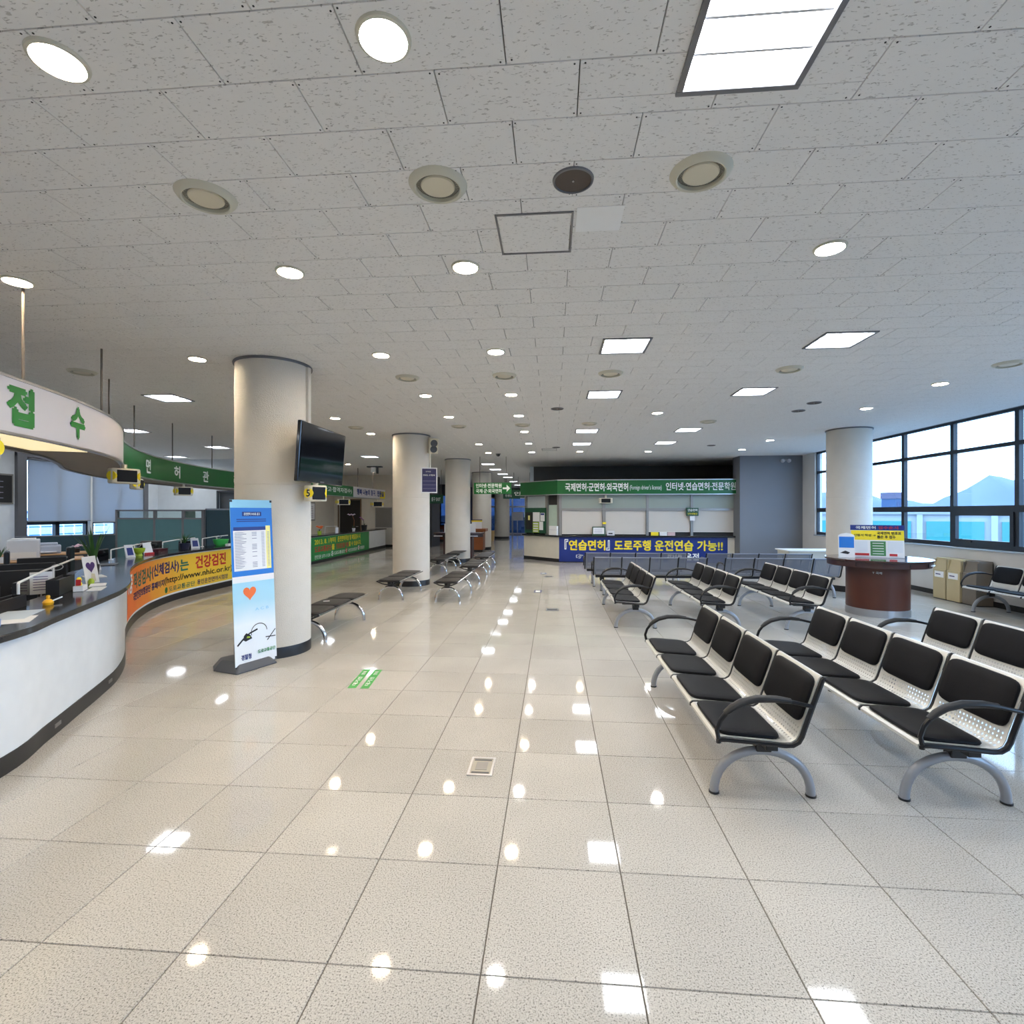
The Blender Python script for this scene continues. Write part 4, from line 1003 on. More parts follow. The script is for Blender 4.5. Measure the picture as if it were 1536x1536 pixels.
for x, y, lab in ((2.42,4.27,'row of four black padded seats in the middle of the nearest three rows'),(3.55,4.28,'row of four black padded seats cut off by the right picture edge'),
                  (1.235,8.83,'row of four black padded seats behind the nearest aisle row, beside the aisle'),(2.48,8.86,'row of four black padded seats, middle of the second group of rows'),(3.75,8.90,'row of four black padded seats left of the round writing table'),
                  (7.62,8.62,'row of black padded seats against the window wall beside the bins')):
    dup(ch0, (x,y,0), -PI/2, lab)
mt0 = make_chairs('row of four bare perforated metal seats, front left row seen from behind', False)
mt0.location = (2.03,11.22,0); mt0.rotation_euler = (0,0,PI)
for x, y, lab in ((1.92,12.42,'row of four bare perforated metal seats, rear left row before the blue banner'),(4.74,11.22,'row of four bare perforated metal seats, front right row seen from behind'),(4.70,12.42,'row of four bare perforated metal seats, rear right row left of the window column')):
    dup(mt0, (x,y,0), PI, lab)

# ---- backless three-seat benches
def make_bench(label):
    root = thing('backless_bench', label, 'bench', group='backless three-seat benches')
    n = 3; P3 = 0.58; L = n*P3
    for k in range(n):
        xa = -L/2+k*P3
        MB().box(xa+.01,xa+P3-.01,-.225,.225,.375,.387).build('seat_pan', FRAMEB, root)
        pad(root, 'seat_cushion', BROWNV, xa+.008, xa+P3-.008, -.222,.387,.222,.387,.032)
    for s in (-1,1): MB().tube([(-L/2,s*.232,.392),(L/2,s*.232,.392)],0.014,8).build('edge_rail', CHROME, root, smooth=True)
    for s in (-1,1):
        xe = s*(L/2-.004); MB().tube([(xe,-.232,.392),(xe,-.12,.345),(xe,0,.325),(xe,.12,.345),(xe,.232,.392)],0.012,8).build('end_frame', FRAMEB, root, smooth=True)
        xl = s*(L/2-0.17); arc = [(xl,-0.235*math.cos(PI*i/18), 0.27*math.sin(PI*i/18)**0.85 if 0 < i < 18 else 0.0) for i in range(19)]
        MB().tube(arc, 0.026, 12).build('leg', CHROME, root, smooth=True)
        MB().prism([(xl-.03,-.05),(xl+.03,-.05),(xl+.03,.05),(xl-.03,.05)],.27,.372).build('leg_bracket', BLACK, root, bevel=0.006)
    MB().box(-L/2+.06,L/2-.06,-.03,.03,.325,.374).build('beam', BLACK, root)
    return root
be0 = make_bench('backless black bench right behind the television column, a paper slip on it')
be0.location = (-3.29,7.36,0); be0.rotation_euler = (0,0,PI/2)
for x, y, lab in ((-3.22,10.65,'backless black bench just in front of the second column'),(-2.06,10.55,'nearest backless black bench in the aisle-side line'),(-2.08,13.35,'second backless black bench in the aisle-side line'),(-2.15,16.0,'third and farthest backless black bench in the aisle-side line'),
                  (-3.25,14.98,'backless black bench partly hidden behind the second column'),(-3.22,17.05,'backless black bench in front of the dark writing table')):
    dup(be0, (x,y,0), PI/2, lab)
tag(MB().obox(-3.36,7.36,0.4265,0.428,0.09,0.06,0.4).build('paper_slip', PAPER), 'small white paper slip lying on the bench behind the first column', 'paper')

# ================================================================== KIOSK AT THE BACK
KQ = 0.978; KY = 17.9; A_ = (0.20*KQ,KY); B_ = (-1.10,KY+1.30); KR = 6.5
ka = math.atan2(A_[1]-B_[1], A_[0]-B_[0]); kn = Vector((math.sin(ka), -math.cos(ka)))   # outward normal of the angled bay
def kpt(t, off): # t metres from B_ toward A_
    v = Vector((math.cos(ka), math.sin(ka))); p = Vector(B_)+v*t+kn*off; return (p.x, p.y)
KL = math.dist(A_, B_)
def kpoly(off0, off1): # band along angled bay + front
    j = 0.4142
    def pts(o): return [kpt(0,o), (A_[0]+o*(-j), KY-o), (KR, KY-o)]
    return pts(off1) + pts(off0)[::-1]
kk = thing('service_kiosk', 'long service kiosk with shuttered windows under a green sign at the back', 'kiosk')
MB().prism(kpoly(-0.5,0.0),0.12,0.88).build('counter_front', mat('kiosk_cream_panel', srgb(222,216,202),0.5), kk)
MB().prism(kpoly(-0.5,0.01),0.0,0.12).build('plinth', PLINTH, kk)
MB().prism(kpoly(-0.5,0.10),0.88,0.94).build('worktop', GRANITE, kk, bevel=0.008)
FRN = [(0.20,0.29),(1.70,1.80),(3.19,3.27),(4.68,4.76),(6.14,6.22)]
for a, b in FRN: MB().box(a,b,KY+.03,KY+.12,.94,2.36).build('post', ALU, kk)
for a, b in ((0.02,0.10),(1.12,1.24),(KL-.12,KL)):
    MB().prism([kpt(a,-.12),kpt(b,-.12),kpt(b,-.03),kpt(a,-.03)][::-1],.94,2.36).build('post', ALU, kk)
for k in range(4):
    a, b = FRN[k][1], FRN[k+1][0]
    MB().box(a,b,KY+.04,KY+.10,1.80,1.88).build('rail', ALU, kk)
    MB().box(a,b,KY+.075,KY+.083,1.88,2.36).build('upper_pane', GLASSG, kk)
    zb = 1.0 if k < 2 else 1.08
    MB().box(a+.01,b-.01,KY+.10,KY+.106,zb,1.80).build('lower_shade', SHADE, kk)
    MB().box(a+.01,b-.01,KY+.092,KY+.112,zb-.02,zb).build('shade_bar', mat('shade_bar_white', srgb(225,220,212),0.5), kk)
    MB().box(a,b,KY+.14,KY+.15,.94,2.36).build('unlit_interior_sheet', mat('kiosk_unlit_interior', srgb(46,44,44),0.7), kk)  # dark sheet stands in for the unlit space behind the shades
MB().prism([kpt(.10,-.10),kpt(1.12,-.10),kpt(1.12,-.09),kpt(.10,-.09)][::-1],1.90,2.33).build('upper_pane', mat('white_blind_pane', srgb(200,210,214),0.4), kk)
MB().prism([kpt(1.24,-.10),kpt(KL-.12,-.10),kpt(KL-.12,-.09),kpt(1.24,-.09)][::-1],.94,2.0).build('side_pane', mat('pale_green_pane', srgb(184,204,192),0.4), kk)
MB().prism([kpt(1.24,-.11),kpt(KL-.12,-.11),kpt(KL-.12,-.10),kpt(1.24,-.10)][::-1],2.0,2.36).build('dark_upper_pane', mat('kiosk_unlit_interior',(0,0,0)), kk)
MB().prism([(-1.07,KY+1.42),(0.27,KY+.16),(KR,KY+.16),(KR,20.88),(-0.78,20.88)][::-1],2.36,2.42).build('roof_board', UNLITW, kk)
MB().prism([(-1.08,KY+1.45),(-1.03,KY+1.45),(-0.79,20.88),(-0.84,20.88)],0,2.36).build('side_wall', WHITE, kk)
# green sign board above
ks = thing('kiosk_sign', 'long green sign board with white Korean writing above the kiosk windows', 'sign')
j = 0.4142
def sgn(o): return [kpt(-0.05,o),(A_[0]-o*j,KY-o),(KR,KY-o)]
q0, q1 = sgn(0.02), sgn(0.14)
MB().prism([q1[0],q1[1],q0[1],q0[0]],2.37,2.84).build('angled_panel', mat('sign_green_dark', srgb(14,92,40),0.35), ks)
MB().prism([q1[1],q1[2],q0[2],q0[1]],2.37,2.84).build('front_panel', GREEN, ks)
mb = MB(); q2, q3 = sgn(0.0), sgn(0.15)
for z0, z1 in ((2.84,2.865),(2.345,2.37)): mb.prism([q3[0],q3[1],q3[2],q2[2],q2[1],q2[0]],z0,z1)
mb.build('metal_trim', STEEL, ks)
fy = KY-0.143; kb_ = None
def ktext(s, m, xa, xb, z, h, parent, y=fy, bold=0.02):
    if parent in (ks, kb_): xa, xb = xa*KQ, xb*KQ
    place_text(s, m, parent, plane_fn((xa,y,z),(1,0,0),(0,0,1)), xb-xa, h, bold=bold)
ktext('국제면허·군면허·외국면허', LETW, 0.42, 2.60, 2.47, 0.27, ks, bold=0.03)
ktext("(Foreign driver's license)", LETW, 2.66, 3.75, 2.47, 0.20, ks, bold=0.0)
ktext('인터넷·연습면허·전문학원', LETW, 3.90, 6.25, 2.49, 0.26, ks, bold=0.02)
# blue banner on the counter front
kb = kb_ = thing('blue_banner', 'dark blue banner with big yellow Korean writing across the kiosk counter', 'banner')
MB().box(0.20,5.89,KY-.012,KY-.004,0.03,0.875).build('banner_sheet', NAVY, kb)
by = KY-.015
ktext('『', LETW, 0.40, 0.52, 0.46, 0.34, kb, by, 0.02)
ktext('연습면허', YEL, 0.56, 1.82, 0.43, 0.34, kb, by, 0.035)
ktext('』', LETW, 1.86, 1.98, 0.43, 0.34, kb, by, 0.02)
ktext('도로주행', YEL, 2.15, 3.40, 0.43, 0.34, kb, by, 0.035)
ktext('운전연습', YEL, 3.55, 4.85, 0.43, 0.34, kb, by, 0.035)
ktext('가능!!', YEL, 5.0, 5.85, 0.43, 0.34, kb, by, 0.03)
ktext('☞', LETW, 0.80, 1.05, 0.14, 0.15, kb, by, 0.0)
ktext('하면 운전', LETW, 3.98, 5.05, 0.10, 0.24, kb, by, 0.03)
# things on and around the kiosk
nd = number_display(1.80, KY-.06, 2.05, 0.0, 'oval black number display under the kiosk sign', None, 0.46, 0.18, 0.10, False)
db = thing('framed_notice', 'green framed white notice standing on the kiosk worktop', 'notice', (1.56,KY-.03,0.94))
MB().box(-.22,.22,-.012,.012,0,.30).build('frame', DGREEN, db, bevel=0.004); MB().box(-.19,.19,-.014,-.0125,.05,.27).build('sheet', PAPER, db)
lb = MB()
for k in range(5): lb.box(-.15,.12,-.0155,-.0145,.09+k*.033,.098+k*.033)
lb.build('print_lines', GREYT, db)
bx = thing('ticket_printer', 'small white printer box on the kiosk worktop beside the green framed notice', 'printer', (1.97,KY-.02,0.94))
MB().box(-.13,.13,-.05,.05,0,.17).build('body', PRINTER, bx, bevel=0.012); MB().box(-.08,.06,-.056,-.051,.05,.09).build('slot', BLACK, bx)
ss = thing('small_green_sign', 'small green hanging sign on the kiosk window post at right', 'sign', (4.72,KY-.02,1.62))
MB().box(-.20,.20,-.02,.01,0,.27).build('plate', DGREEN, ss); ktext('연습면허', LETW, -.16,.16,.15,.085,ss,-.0215,0.02); ktext('인터넷발급', YEL, -.16,.16,.04,.065,ss,-.0215,0.01)
MB().box(-.08,.08,-.015,-.005,-.16,-.01).build('paper_slip', PAPER, ss)
tag(MB().box(1.70,1.82,KY-.005,KY+.025,1.33,1.40).build('yellow_tag', YEL), 'little yellow tag on the kiosk post above the framed notice', 'label')
for k, (xa, m, lab) in enumerate(((3.34,YEL,'yellow card on the kiosk worktop under the third shade'),(3.63,PAPER,'white card beside the yellow card under the third kiosk shade'),(3.90,mat('red_white_card',srgb(220,190,190),0.6),'white and red card right of the white card under the kiosk shade'))):
    tag(MB().box(xa,xa+.25,KY-.02,KY+.02,.94,1.06).build('counter_card', m, bevel=0.004), lab, 'card')
nb = thing('notice_board', 'dark green notice board with posters in the angled kiosk bay', 'notice board')
def kq(name, t0, t1, z0, z1, m, o0, o1, parent=nb): return MB().prism([kpt(t0,o0),kpt(t1,o0),kpt(t1,o1),kpt(t0,o1)][::-1] if o1 > o0 else [kpt(t0,o1),kpt(t1,o1),kpt(t1,o0),kpt(t0,o0)],z0,z1).build(name, m, parent)
kq('board', .05,1.17,.98,1.90, DGREEN, -.028, .0)
kq('dark_poster', .10,.48,1.10,1.74, BLACK, 0, .006); kq('bright_spot', .24,.34,1.45,1.62, PALEY, .006, .008)
kq('white_poster', .50,.86,1.40,1.74, PAPER, 0, .006); kq('white_poster', .90,1.12,1.42,1.72, PAPER, 0, .006); kq('white_poster', .84,1.04,1.10,1.40, PAPER, 0, .007)
kq('leaflet_rack', .50,.82,1.0,1.38, LIME, 0, .012)
for k in range(4): kq('leaflet', .53,.79,1.03+k*.09,1.08+k*.09, PAPER, .012, .016)
kq('blue_heading', .92,1.10,1.64,1.70, NAVY, .006, .008)
pb = thing('white_box', 'white paper box on the worktop at the kiosk corner', 'box', (kpt(1.62,0.03)[0],kpt(1.62,0.03)[1],0.94), ka)
MB().box(-.20,.18,-.05,.03,0,.32).build('carton', PAPER, pb, bevel=0.004); MB().box(-.20,.18,-.053,-.0505,.18,.186).build('fold_line', GREYT, pb)
# ceiling-hung direction sign with arrow
ds = thing('direction_sign', 'green hanging direction sign with a white right-pointing arrow', 'sign', (0,0,0))
MB().box(-2.65,-1.39,16.98,17.02,2.35,2.73).build('plate', GREEN, ds, bevel=0.004)
ktext('인터넷·전문학원', LETW, -2.58,-1.72,2.56,.135,ds,16.977,0.02); ktext('국제·군·외국면허', LETW, -2.58,-1.72,2.385,.135,ds,16.977,0.02)
MB().add([(x_,16.977,z_) for x_,z_ in ((-1.68,2.51),(-1.55,2.51),(-1.55,2.42),(-1.43,2.54),(-1.55,2.66),(-1.55,2.57),(-1.68,2.57))],[(0,1,2,3,4,5,6)]).build('arrow', LETW, ds)
for x_ in (-2.45,-1.57): MB().tube([(x_,17,2.73),(x_,17,CEIL_Z)],0.010,8).build('hanger_rod', ROD, ds, smooth=True)
for nme, lab, xa, xb, yy, z0, z1, s_ in (('direction_sign','small far green exit sign left of the third column',-5.42,-4.78,22.0,2.12,2.50,'출구 EXIT'),('direction_sign','dark green far sign in the corridor below the arrow sign',-2.65,-1.75,27.0,2.45,2.78,'민원실 안내'),('direction_sign','far green sign partly behind the kiosk corner in the corridor',-1.95,-1.0,24.0,2.42,2.80,'안내')):
    t = thing(nme, lab, 'sign'); MB().box(xa,xb,yy-.02,yy+.02,z0,z1).build('plate', DGREEN, t)
    ktext(s_, LETW, xa+.12, xb-.12, z0+.1, z1-z0-.2, t, yy-.023, 0.01)
    for x_ in (xa+.1,xb-.1): MB().tube([(x_,yy,z1),(x_,yy,CEIL_Z)],0.012,6).build('hanger_rod', ROD, t)
# emergency light and exit fittings high on the block wall
el = thing('emergency_light', 'small twin emergency light high on the grey wall by the windows', 'light', (7.55,17.38,3.42))
MB().box(-.16,.16,-.03,.02,0,.05).build('bracket', ALU, el)
for s in (-1,1): o = MB().lathe([(0.0,-.06),(.05,-.05),(.06,0),(.04,.05)],n=16).build('lamp_head', mat('lamp_head_white', srgb(190,190,196),0.4), el, smooth=True); o.location = (s*.10,-.05,.0); o.rotation_euler = (PI/2*.8,0,0)

# ================================================================== ROUND WRITING TABLE AND WINDOW SIDE
wt = thing('round_writing_table', 'round dark brown writing table with a drum base near the right column', 'table', (5.58,9.33,0))
MB().lathe([(.465,0),(.465,.12)],n=64).build('kick_plate', STEEL, wt, smooth=True)
MB().lathe([(.46,.12),(.46,.84)],n=64).build('drum', mat('dark_red_brown_drum', srgb(82,40,26),0.35,var=0.18,vscale=3,coat=0.2), wt, smooth=True)
MB().lathe([(.0,.835),(.74,.835),(.745,.86),(.745,.925)],n=64).build('apron', WOODD, wt, smooth=True)
MB().lathe([(.745,.925),(.775,.93),(.78,.945),(.775,.96),(.0,.961)],n=72).build('top', mat('polished_dark_wood', srgb(58,32,28),0.12,var=0.15,vscale=4,coat=0.5), wt, smooth=True)
for a in (-2.5,-2.0,-1.5,-1.0,-0.55): MB().obox(.745*math.cos(a),.745*math.sin(a),.855,.915,.006,.02,a+PI/2).build('slot_divider', BLACK, wt)
MB().obox(.70*math.cos(-.72),.70*math.sin(-.72),.868,.885,.20,.14,-.72+PI/2).build('paper_tray', PAPER, wt)
mb = MB(); mb.box(-.30,-.22,-.4,-.372,.70,.74); mb.box(-.26,-.2,-.42,-.392,.63,.66)
st_ = place_text('T 국제', LETW, wt, lambda a, b: (.468*math.cos(-2.25+a/.465), .468*math.sin(-2.25+a/.465), .72+b), 0.13, 0.04, bold=0.0)
wb = thing('instruction_stand', 'white instruction stand with navy and yellow header on the round table', 'notice stand', (5.60,9.36,0.962), -0.38)
MB().prism([(-.38,-.02),(.38,-.02),(.38,.16),(-.38,.16)],0,.01).build('foot', PAPER, wb)
MB().add([(-.38,-.03,.01),(.38,-.03,.01),(.38,.05,.56),(-.38,.05,.56),(-.38,-.022,.01),(.38,-.022,.01),(.38,.058,.56),(-.38,.058,.56)],[(0,1,2,3),(7,6,5,4),(0,4,5,1),(1,5,6,2),(2,6,7,3),(3,7,4,0)]).build('board', PAPER, wb)
sl = (0.05+0.03)/0.55
def wq(name, x0, x1, z0, z1, m, t=0.003): 
    f = lambda z: -.03+(z-.01)*sl-t
    return MB().add([(x0,f(z0),z0),(x1,f(z0),z0),(x1,f(z1),z1),(x0,f(z1),z1)],[(0,1,2,3)]).build(name, m, wb)
wq('navy_header', -.39,.39,.47,.56, NAVY); wq('yellow_panel', -.38,.38,.30,.465, YEL); wq('green_card', -.10,.12,.03,.28, mat('card_green', srgb(70,130,76),0.5))
wq('red_box', -.34,-.12,.03,.07, RED); wq('red_box', .17,.28,.03,.07, RED); wq('white_card', -.36,-.14,.09,.28, mat('card_white', srgb(226,230,236),0.5)); wq('white_card', .15,.36,.09,.28, mat('card_white',(0,0,0)))
def wtext(s, m, x0, z0, w_, h_, bold=0.02): place_text(s, m, wb, lambda a, b: (x0+a, -.03+(z0+b-.01)*sl-.006, z0+b), w_, h_, bold=bold)
wtext('국제면허', LETW, -.31,.49,.29,.05); wtext('접수순서', RED, .02,.49,.28,.05)
wtext('신청서 작성 →', LETB, -.34,.36,.32,.045); wtext('국제면허 번호표', LETB, .0,.395,.34,.05,0.03); wtext('뽑은 후 접수', LETB, .0,.33,.26,.05,0.03)
gl_ = MB()
for k in range(5): gl_.add([(-.07,-.03+(.06+k*.045-.01)*sl-.005,.06+k*.045),(.09,-.03+(.06+k*.045-.01)*sl-.005,.06+k*.045),(.09,-.03+(.07+k*.045-.01)*sl-.005,.07+k*.045),(-.07,-.03+(.07+k*.045-.01)*sl-.005,.07+k*.045)],[(0,1,2,3)])
gl_.build('card_lines', LETW, wb)
bs = thing('blue_leaflet_stand', 'small blue and white leaflet holder at the left of the round table', 'leaflet stand', (5.06,9.30,0.962), -0.35)
P_ = [(-.12,0),(.12,0),(.12,.38),(.08,.41),(0,.425),(-.08,.41),(-.12,.38)]
MB().add([(x_,z_*.12-.02,z_) for x_,z_ in P_]+[(x_,z_*.12-.012,z_) for x_,z_ in P_],[tuple(range(7)),tuple(range(13,6,-1))]+[(i,i+7,(i+1)%7+7,(i+1)%7) for i in range(7)]).build('holder', PAPER, bs)
MB().add([(x_,z_*.12-.0215,z_) for x_,z_ in ((-.11,.17),(.11,.17),(.11,.36),(-.11,.36))],[(0,1,2,3)]).build('blue_print', MIDB, bs)
MB().add([(x_,z_*.12-.0215,z_) for x_,z_ in ((-.10,.08),(.02,.06),(.05,.09),(-.02,.12))],[(0,1,2,3)]).build('ink_print', LETB, bs)
MB().box(-.12,.12,-.02,.07,0,.006).build('foot', PAPER, bs)

def bin_(x, y, label, m, dark=False):
    t = thing('recycling_bin', label, 'bin', (x,y,0), -PI/2, 'bins against the window wall')
    W, D, Hh = .33, .30, .83
    MB().box(-W/2,W/2,-D/2,D/2,0.015,.60).build('body', m, t, bevel=0.006)
    h = MB(); h.box(-W/2,-W/2+.02,-D/2+.02,D/2,.60,.80); h.box(W/2-.02,W/2,-D/2+.02,D/2,.60,.80); h.box(-W/2,W/2,D/2-.02,D/2,.60,.80); h.prism([(-W/2,-D/2+.06),(W/2,-D/2+.06),(W/2,D/2),(-W/2,D/2)],.80,Hh,top_scale=.96); h.build('hood', m, t)
    MB().add([(-W/2+.02,-D/2+.02,.60),(W/2-.02,-D/2+.02,.60),(W/2-.02,-D/2+.07,.80),(-W/2+.02,-D/2+.07,.80)],[(0,1,2,3)]).build('flap', m, t)
    MB().box(-W/2,W/2,-D/2+.01,D/2-.01,0,.015).build('base', BLACK, t)
    if not dark:
        MB().box(-.12,.12,-D/2-.002,-D/2,.44,.56).build('label_sheet', PAPER, t)
        MB().box(-.09,.04,-D/2-.003,-D/2-.002,.49,.51).build('label_print', LETP, t)
    return t
bin_(7.90,10.98,'left tan recycling bin with a white label against the window wall',TAN)
bin_(7.90,10.62,'right tan recycling bin with a white label, between the other two bins',TAN)
bin_(7.92,10.26,'taupe unlabelled bin right of the two tan bins',TAUPE,True)
ct = thing('side_table', 'white topped low table behind the window column', 'table', (6.9,14.4,0))
MB().box(-.75,.75,-.4,.4,.71,.74).build('top', WHITE, ct, bevel=0.004); MB().box(-.70,.70,-.35,.35,.06,.71).build('body', mat('cream_cabinet', srgb(206,200,188),0.5), ct); MB().box(-.68,.68,-.33,.33,0,.06).build('plinth', PLINTH, ct)

# ================================================================== FLOOR DETAILS
fo = thing('floor_outlet', 'square steel floor outlet cover in the aisle tiles', 'floor outlet', (-0.49,3.49,0))
mb = MB(); s_ = .085
for a,b,c,d in ((-s_,s_,-.125,-.105),(-s_,s_,.105,.125),(-s_,-s_+.016,-.105,.105),(s_-.016,s_,-.105,.105)): mb.box(a,b,c,d,0.0002,.006)
mb.build('frame', STEEL, fo); MB().box(-s_+.016,s_-.016,-.105,.105,0.0002,.003).build('cover', mat('dull_steel', srgb(168,162,150),0.45,metal=0.3), fo)
MB().box(-.04,.04,-.05,.06,.003,.005).build('lid', ALU, fo, bevel=0.001)
mb = MB(); mb.box(-.06,.06,-.095,-.075,.003,.0042); mb.box(-.06,.06,.078,.095,.003,.0042); mb.build('print_strip', GREYP, fo)
for k, (x_, y_) in enumerate(((-0.02,9.2),(-0.12,13.9))):
    f2 = thing('floor_outlet', ['far square floor outlet in the aisle','farthest small floor outlet toward the kiosk'][k], 'floor outlet', (x_,y_,0))
    MB().box(-.11,.11,-.12,.12,.0002,.004).build('frame', STEEL, f2); MB().box(-.09,.09,-.10,.10,.004,.005).build('cover', GREYP, f2)
for k, (xc, lab) in enumerate(((-2.03,'left of the two green floor stickers by the standing banner'),(-1.90,'right of the two green floor stickers by the standing banner'))):
    fs_ = thing('floor_sticker', lab, 'sticker', (xc,5.24,0), math.radians(6), 'green floor stickers')
    MB().box(-.042,.042,-.30,.30,.0002,.0012).build('sheet', mat('sticker_green', srgb(60,168,70),0.4), fs_)
    place_text('대기선', LETW, fs_, lambda a, b: (-.022+ (0.048-b)*1.0-.004, -.22+a, .0018), .26, .045, bold=0.03); place_text('안내', LETW, fs_, lambda a, b: (.02-b, .12+a, .0018), .11, .04, bold=0.03)
for k, (x_, y_) in enumerate(((-0.34,11.3),(-0.28,14.6))):
    q = thing('floor_mark', ['nearer small blue and white square mark on the aisle floor','farther small blue and white square mark on the aisle floor'][k], 'sticker', (x_,y_,0))
    MB().box(-.085,.085,-.20,.20,.0002,.0012).build('blue_sheet', NAVYD, q); MB().box(-.05,.05,-.12,.12,.0012,.0018).build('white_centre', LETW, q)

# ================================================================== LEFT SIDE: THINGS ON THE COUNTER AND THE OFFICE
def cpos(y, off, path=CP):
    q, t, n = path.at(path.sY(y), off); return q.x, q.y, math.atan2(t.y, t.x)
def blade_plant(name, label, x, y, z, h, n, m, potm, pr=0.06, ph=0.10, droop=0.5, seed=1, wide=0.014):
    t = thing(name, label, 'plant', (x,y,z)); R = random.Random(seed)
    MB().lathe([(0,0),(pr*.75,0),(pr,ph),(pr*.9,ph),(pr*.85,ph*.9),(0,ph*.9)],n=20).build('pot', potm, t, smooth=True)
    for k in range(n):
        a = 2*PI*k/n+R.uniform(-.3,.3); L = h*R.uniform(.7,1.1); sp = droop*R.uniform(.2,1.1); pts = []
        for i in range(6):
            u = i/5; pts.append((math.cos(a)*sp*L*u*u**.3, math.sin(a)*sp*L*u*u**.3, ph*.9+L*u*(1-.25*sp*u)))
        vs = []; fs = []
        for i,(px,py,pz) in enumerate(pts):
            wv = wide*(1-(i/5)**2)*(.5+.5*min(1,i/1.5))+.0008
            vs += [(px-math.sin(a)*wv,py+math.cos(a)*wv,pz),(px,py,pz-.004),(px+math.sin(a)*wv,py-math.cos(a)*wv,pz)]
        for i in range(5):
            fs += [(i*3,i*3+1,i*3+4,i*3+3),(i*3+1,i*3+2,i*3+5,i*3+4)]
        MB().add(vs,fs).build('leaf', m, t, smooth=True)
    return t
# tubular document arms standing on the counter
def rail_arm(label, y0, y1, off, h, path=CP):
    x0,ya,_ = cpos(y0,off,path); x1,yb,_ = cpos(y1,off,path); t = thing('document_arm', label, 'metal arm', (x0,ya,0.95))
    dx, dy = x1-x0, yb-ya
    MB().tube([(0,0,0),(0,0,h*.80),(0.01*dx,0.01*dy,h*.84),(dx*.4,dy*.4,h*.95),(dx,dy,h)],0.011,8).build('bar', WHITE, t, smooth=True)
    MB().tube([(dx*.55,dy*.55,0),(dx*.55,dy*.55,h*.93)],0.009,8).build('post', WHITE, t, smooth=True)
    ring = [(dx*.62+.07*math.cos(a),dy*.62+.02*math.sin(a),h*.88+.03*math.sin(a)) for a in [2*PI*i/14 for i in range(15)]]
    MB().tube(ring,0.005,6).build('wire_loop', STEEL, t, smooth=True)
    MB().cyl(0,0,0,.012,.035,14).build('foot', PAPER, t)
rail_arm('white tubular arm over the near end of the reception counter', 4.3, 6.2, -0.50, 0.22)
rail_arm('white tubular arm on the worktop beside the blue-screen phone stand', 8.2, 9.6, -0.45, 0.20)
rail_arm('white tubular arm over the middle of the orange-bannered counter', 9.9, 10.9, -0.42, 0.22)
rail_arm('white tubular arm near the standing banner end of the counter', 11.2, 12.2, -0.45, 0.22)
# dark monitors and low boxes behind the worktop edge
def monitor(x, y, z, rz, label, wd=0.50, ht=0.30):
    t = thing('monitor', label, 'monitor', (x,y,z), rz, 'black office monitors')
    MB().box(-wd/2,wd/2,-.02,.02,.10,.10+ht).build('casing', BLACK, t, bevel=0.008); MB().box(-wd/2+.02,wd/2-.02,.0202,.0215,.12,.08+ht).build('screen', SCREEN, t)
    MB().box(-.03,.03,-.05,-.02,.01,.22).build('stand', BLACK, t); MB().box(-.12,.12,-.10,.08,0,.012).build('base', BLACK, t)
for k, (y, off, lab) in enumerate(((3.55,-0.78,'black monitor behind the counter at the lower left edge'),(4.25,-0.74,'black monitor behind the counter left of the paper sign'),(5.0,-0.72,'black monitor behind the counter next to the yellow toy'),(7.3,-0.80,'black monitor behind the counter where the orange banner begins'),(8.7,-0.8,'black monitor behind the counter below the teal partition left end'),(10.0,-0.8,'black monitor behind the counter below the teal partition'),(11.2,-0.8,'black monitor behind the counter beside the small fern'))):
    x, yy, a = cpos(y, off); monitor(x, yy, 0.73, a+PI, lab, 0.56, 0.26)
for y, lab in ((5.6,'black monitor at the left picture edge behind the counter papers'),(6.3,'black monitor behind the paper sign with purple lines'),(7.0,'black monitor deeper behind the counter, left of the heart notice')):
    x, yy, a = cpos(y, -0.93); monitor(x, yy, 0.73, 0.75, lab, 0.50, 0.30)
for k, (y, lab) in enumerate(((4.0,'black low tray box on the worktop inner edge, nearest'),(4.95,'black upright folder box on the worktop beside the yellow duck'))):
    x, yy, a = cpos(y, -0.44); t = thing('desk_box', lab, 'box', (x,yy,0.95), a)
    L_ = 0.42 if k == 0 else 0.50; hh = 0.10 if k == 0 else 0.15
    m_ = MB(); m_.box(-L_/2,L_/2,-.05,-.04,0,hh); m_.box(-L_/2,L_/2,.04,.05,0,hh); m_.box(-L_/2,-L_/2+.01,-.04,.04,0,hh); m_.box(L_/2-.01,L_/2,-.04,.04,0,hh); m_.box(-L_/2,L_/2,-.04,.04,0,.01); m_.build('tray', BLACK, t)
    MB().box(-L_/2+.03,L_/2-.03,-.03,.03,.01,hh-.02).build('folders', GREYP, t)
# papers on the worktop
for k, (y, off, w_, l_, a_, m, lab) in enumerate(((3.55,-.16,.30,.21,.2,PAPER,'white sheet nearest the camera on the worktop'),(3.75,-.28,.42,.28,.1,mat('blue_form',srgb(196,208,222),0.5),'pale blue printed form beside the yellow pen holder'),(3.45,-.33,.34,.26,.35,mat('blue_form2',srgb(120,150,206),0.5),'blue folder at the lower left edge of the worktop'),(5.05,-.18,.30,.12,.0,PAPER,'white paper strip in front of the heart sign'),(5.35,-.22,.26,.14,.05,PAPER,'white paper sheet beside the heart sign'),(6.1,-.3,.30,.2,.2,PAPER,'white sheet behind the potted dracaena on the worktop'),(7.4,-.3,.36,.24,.0,mat('dark_tray_mat',srgb(60,62,66),0.5),'dark writing mat on the worktop above the orange banner start'))):
    x, yy, a = cpos(y, off); tag(MB().obox(x,yy,.9505,.9525+.001*k,l_ if False else w_,l_,a+a_).build('paper_sheet', m), lab, 'paper')
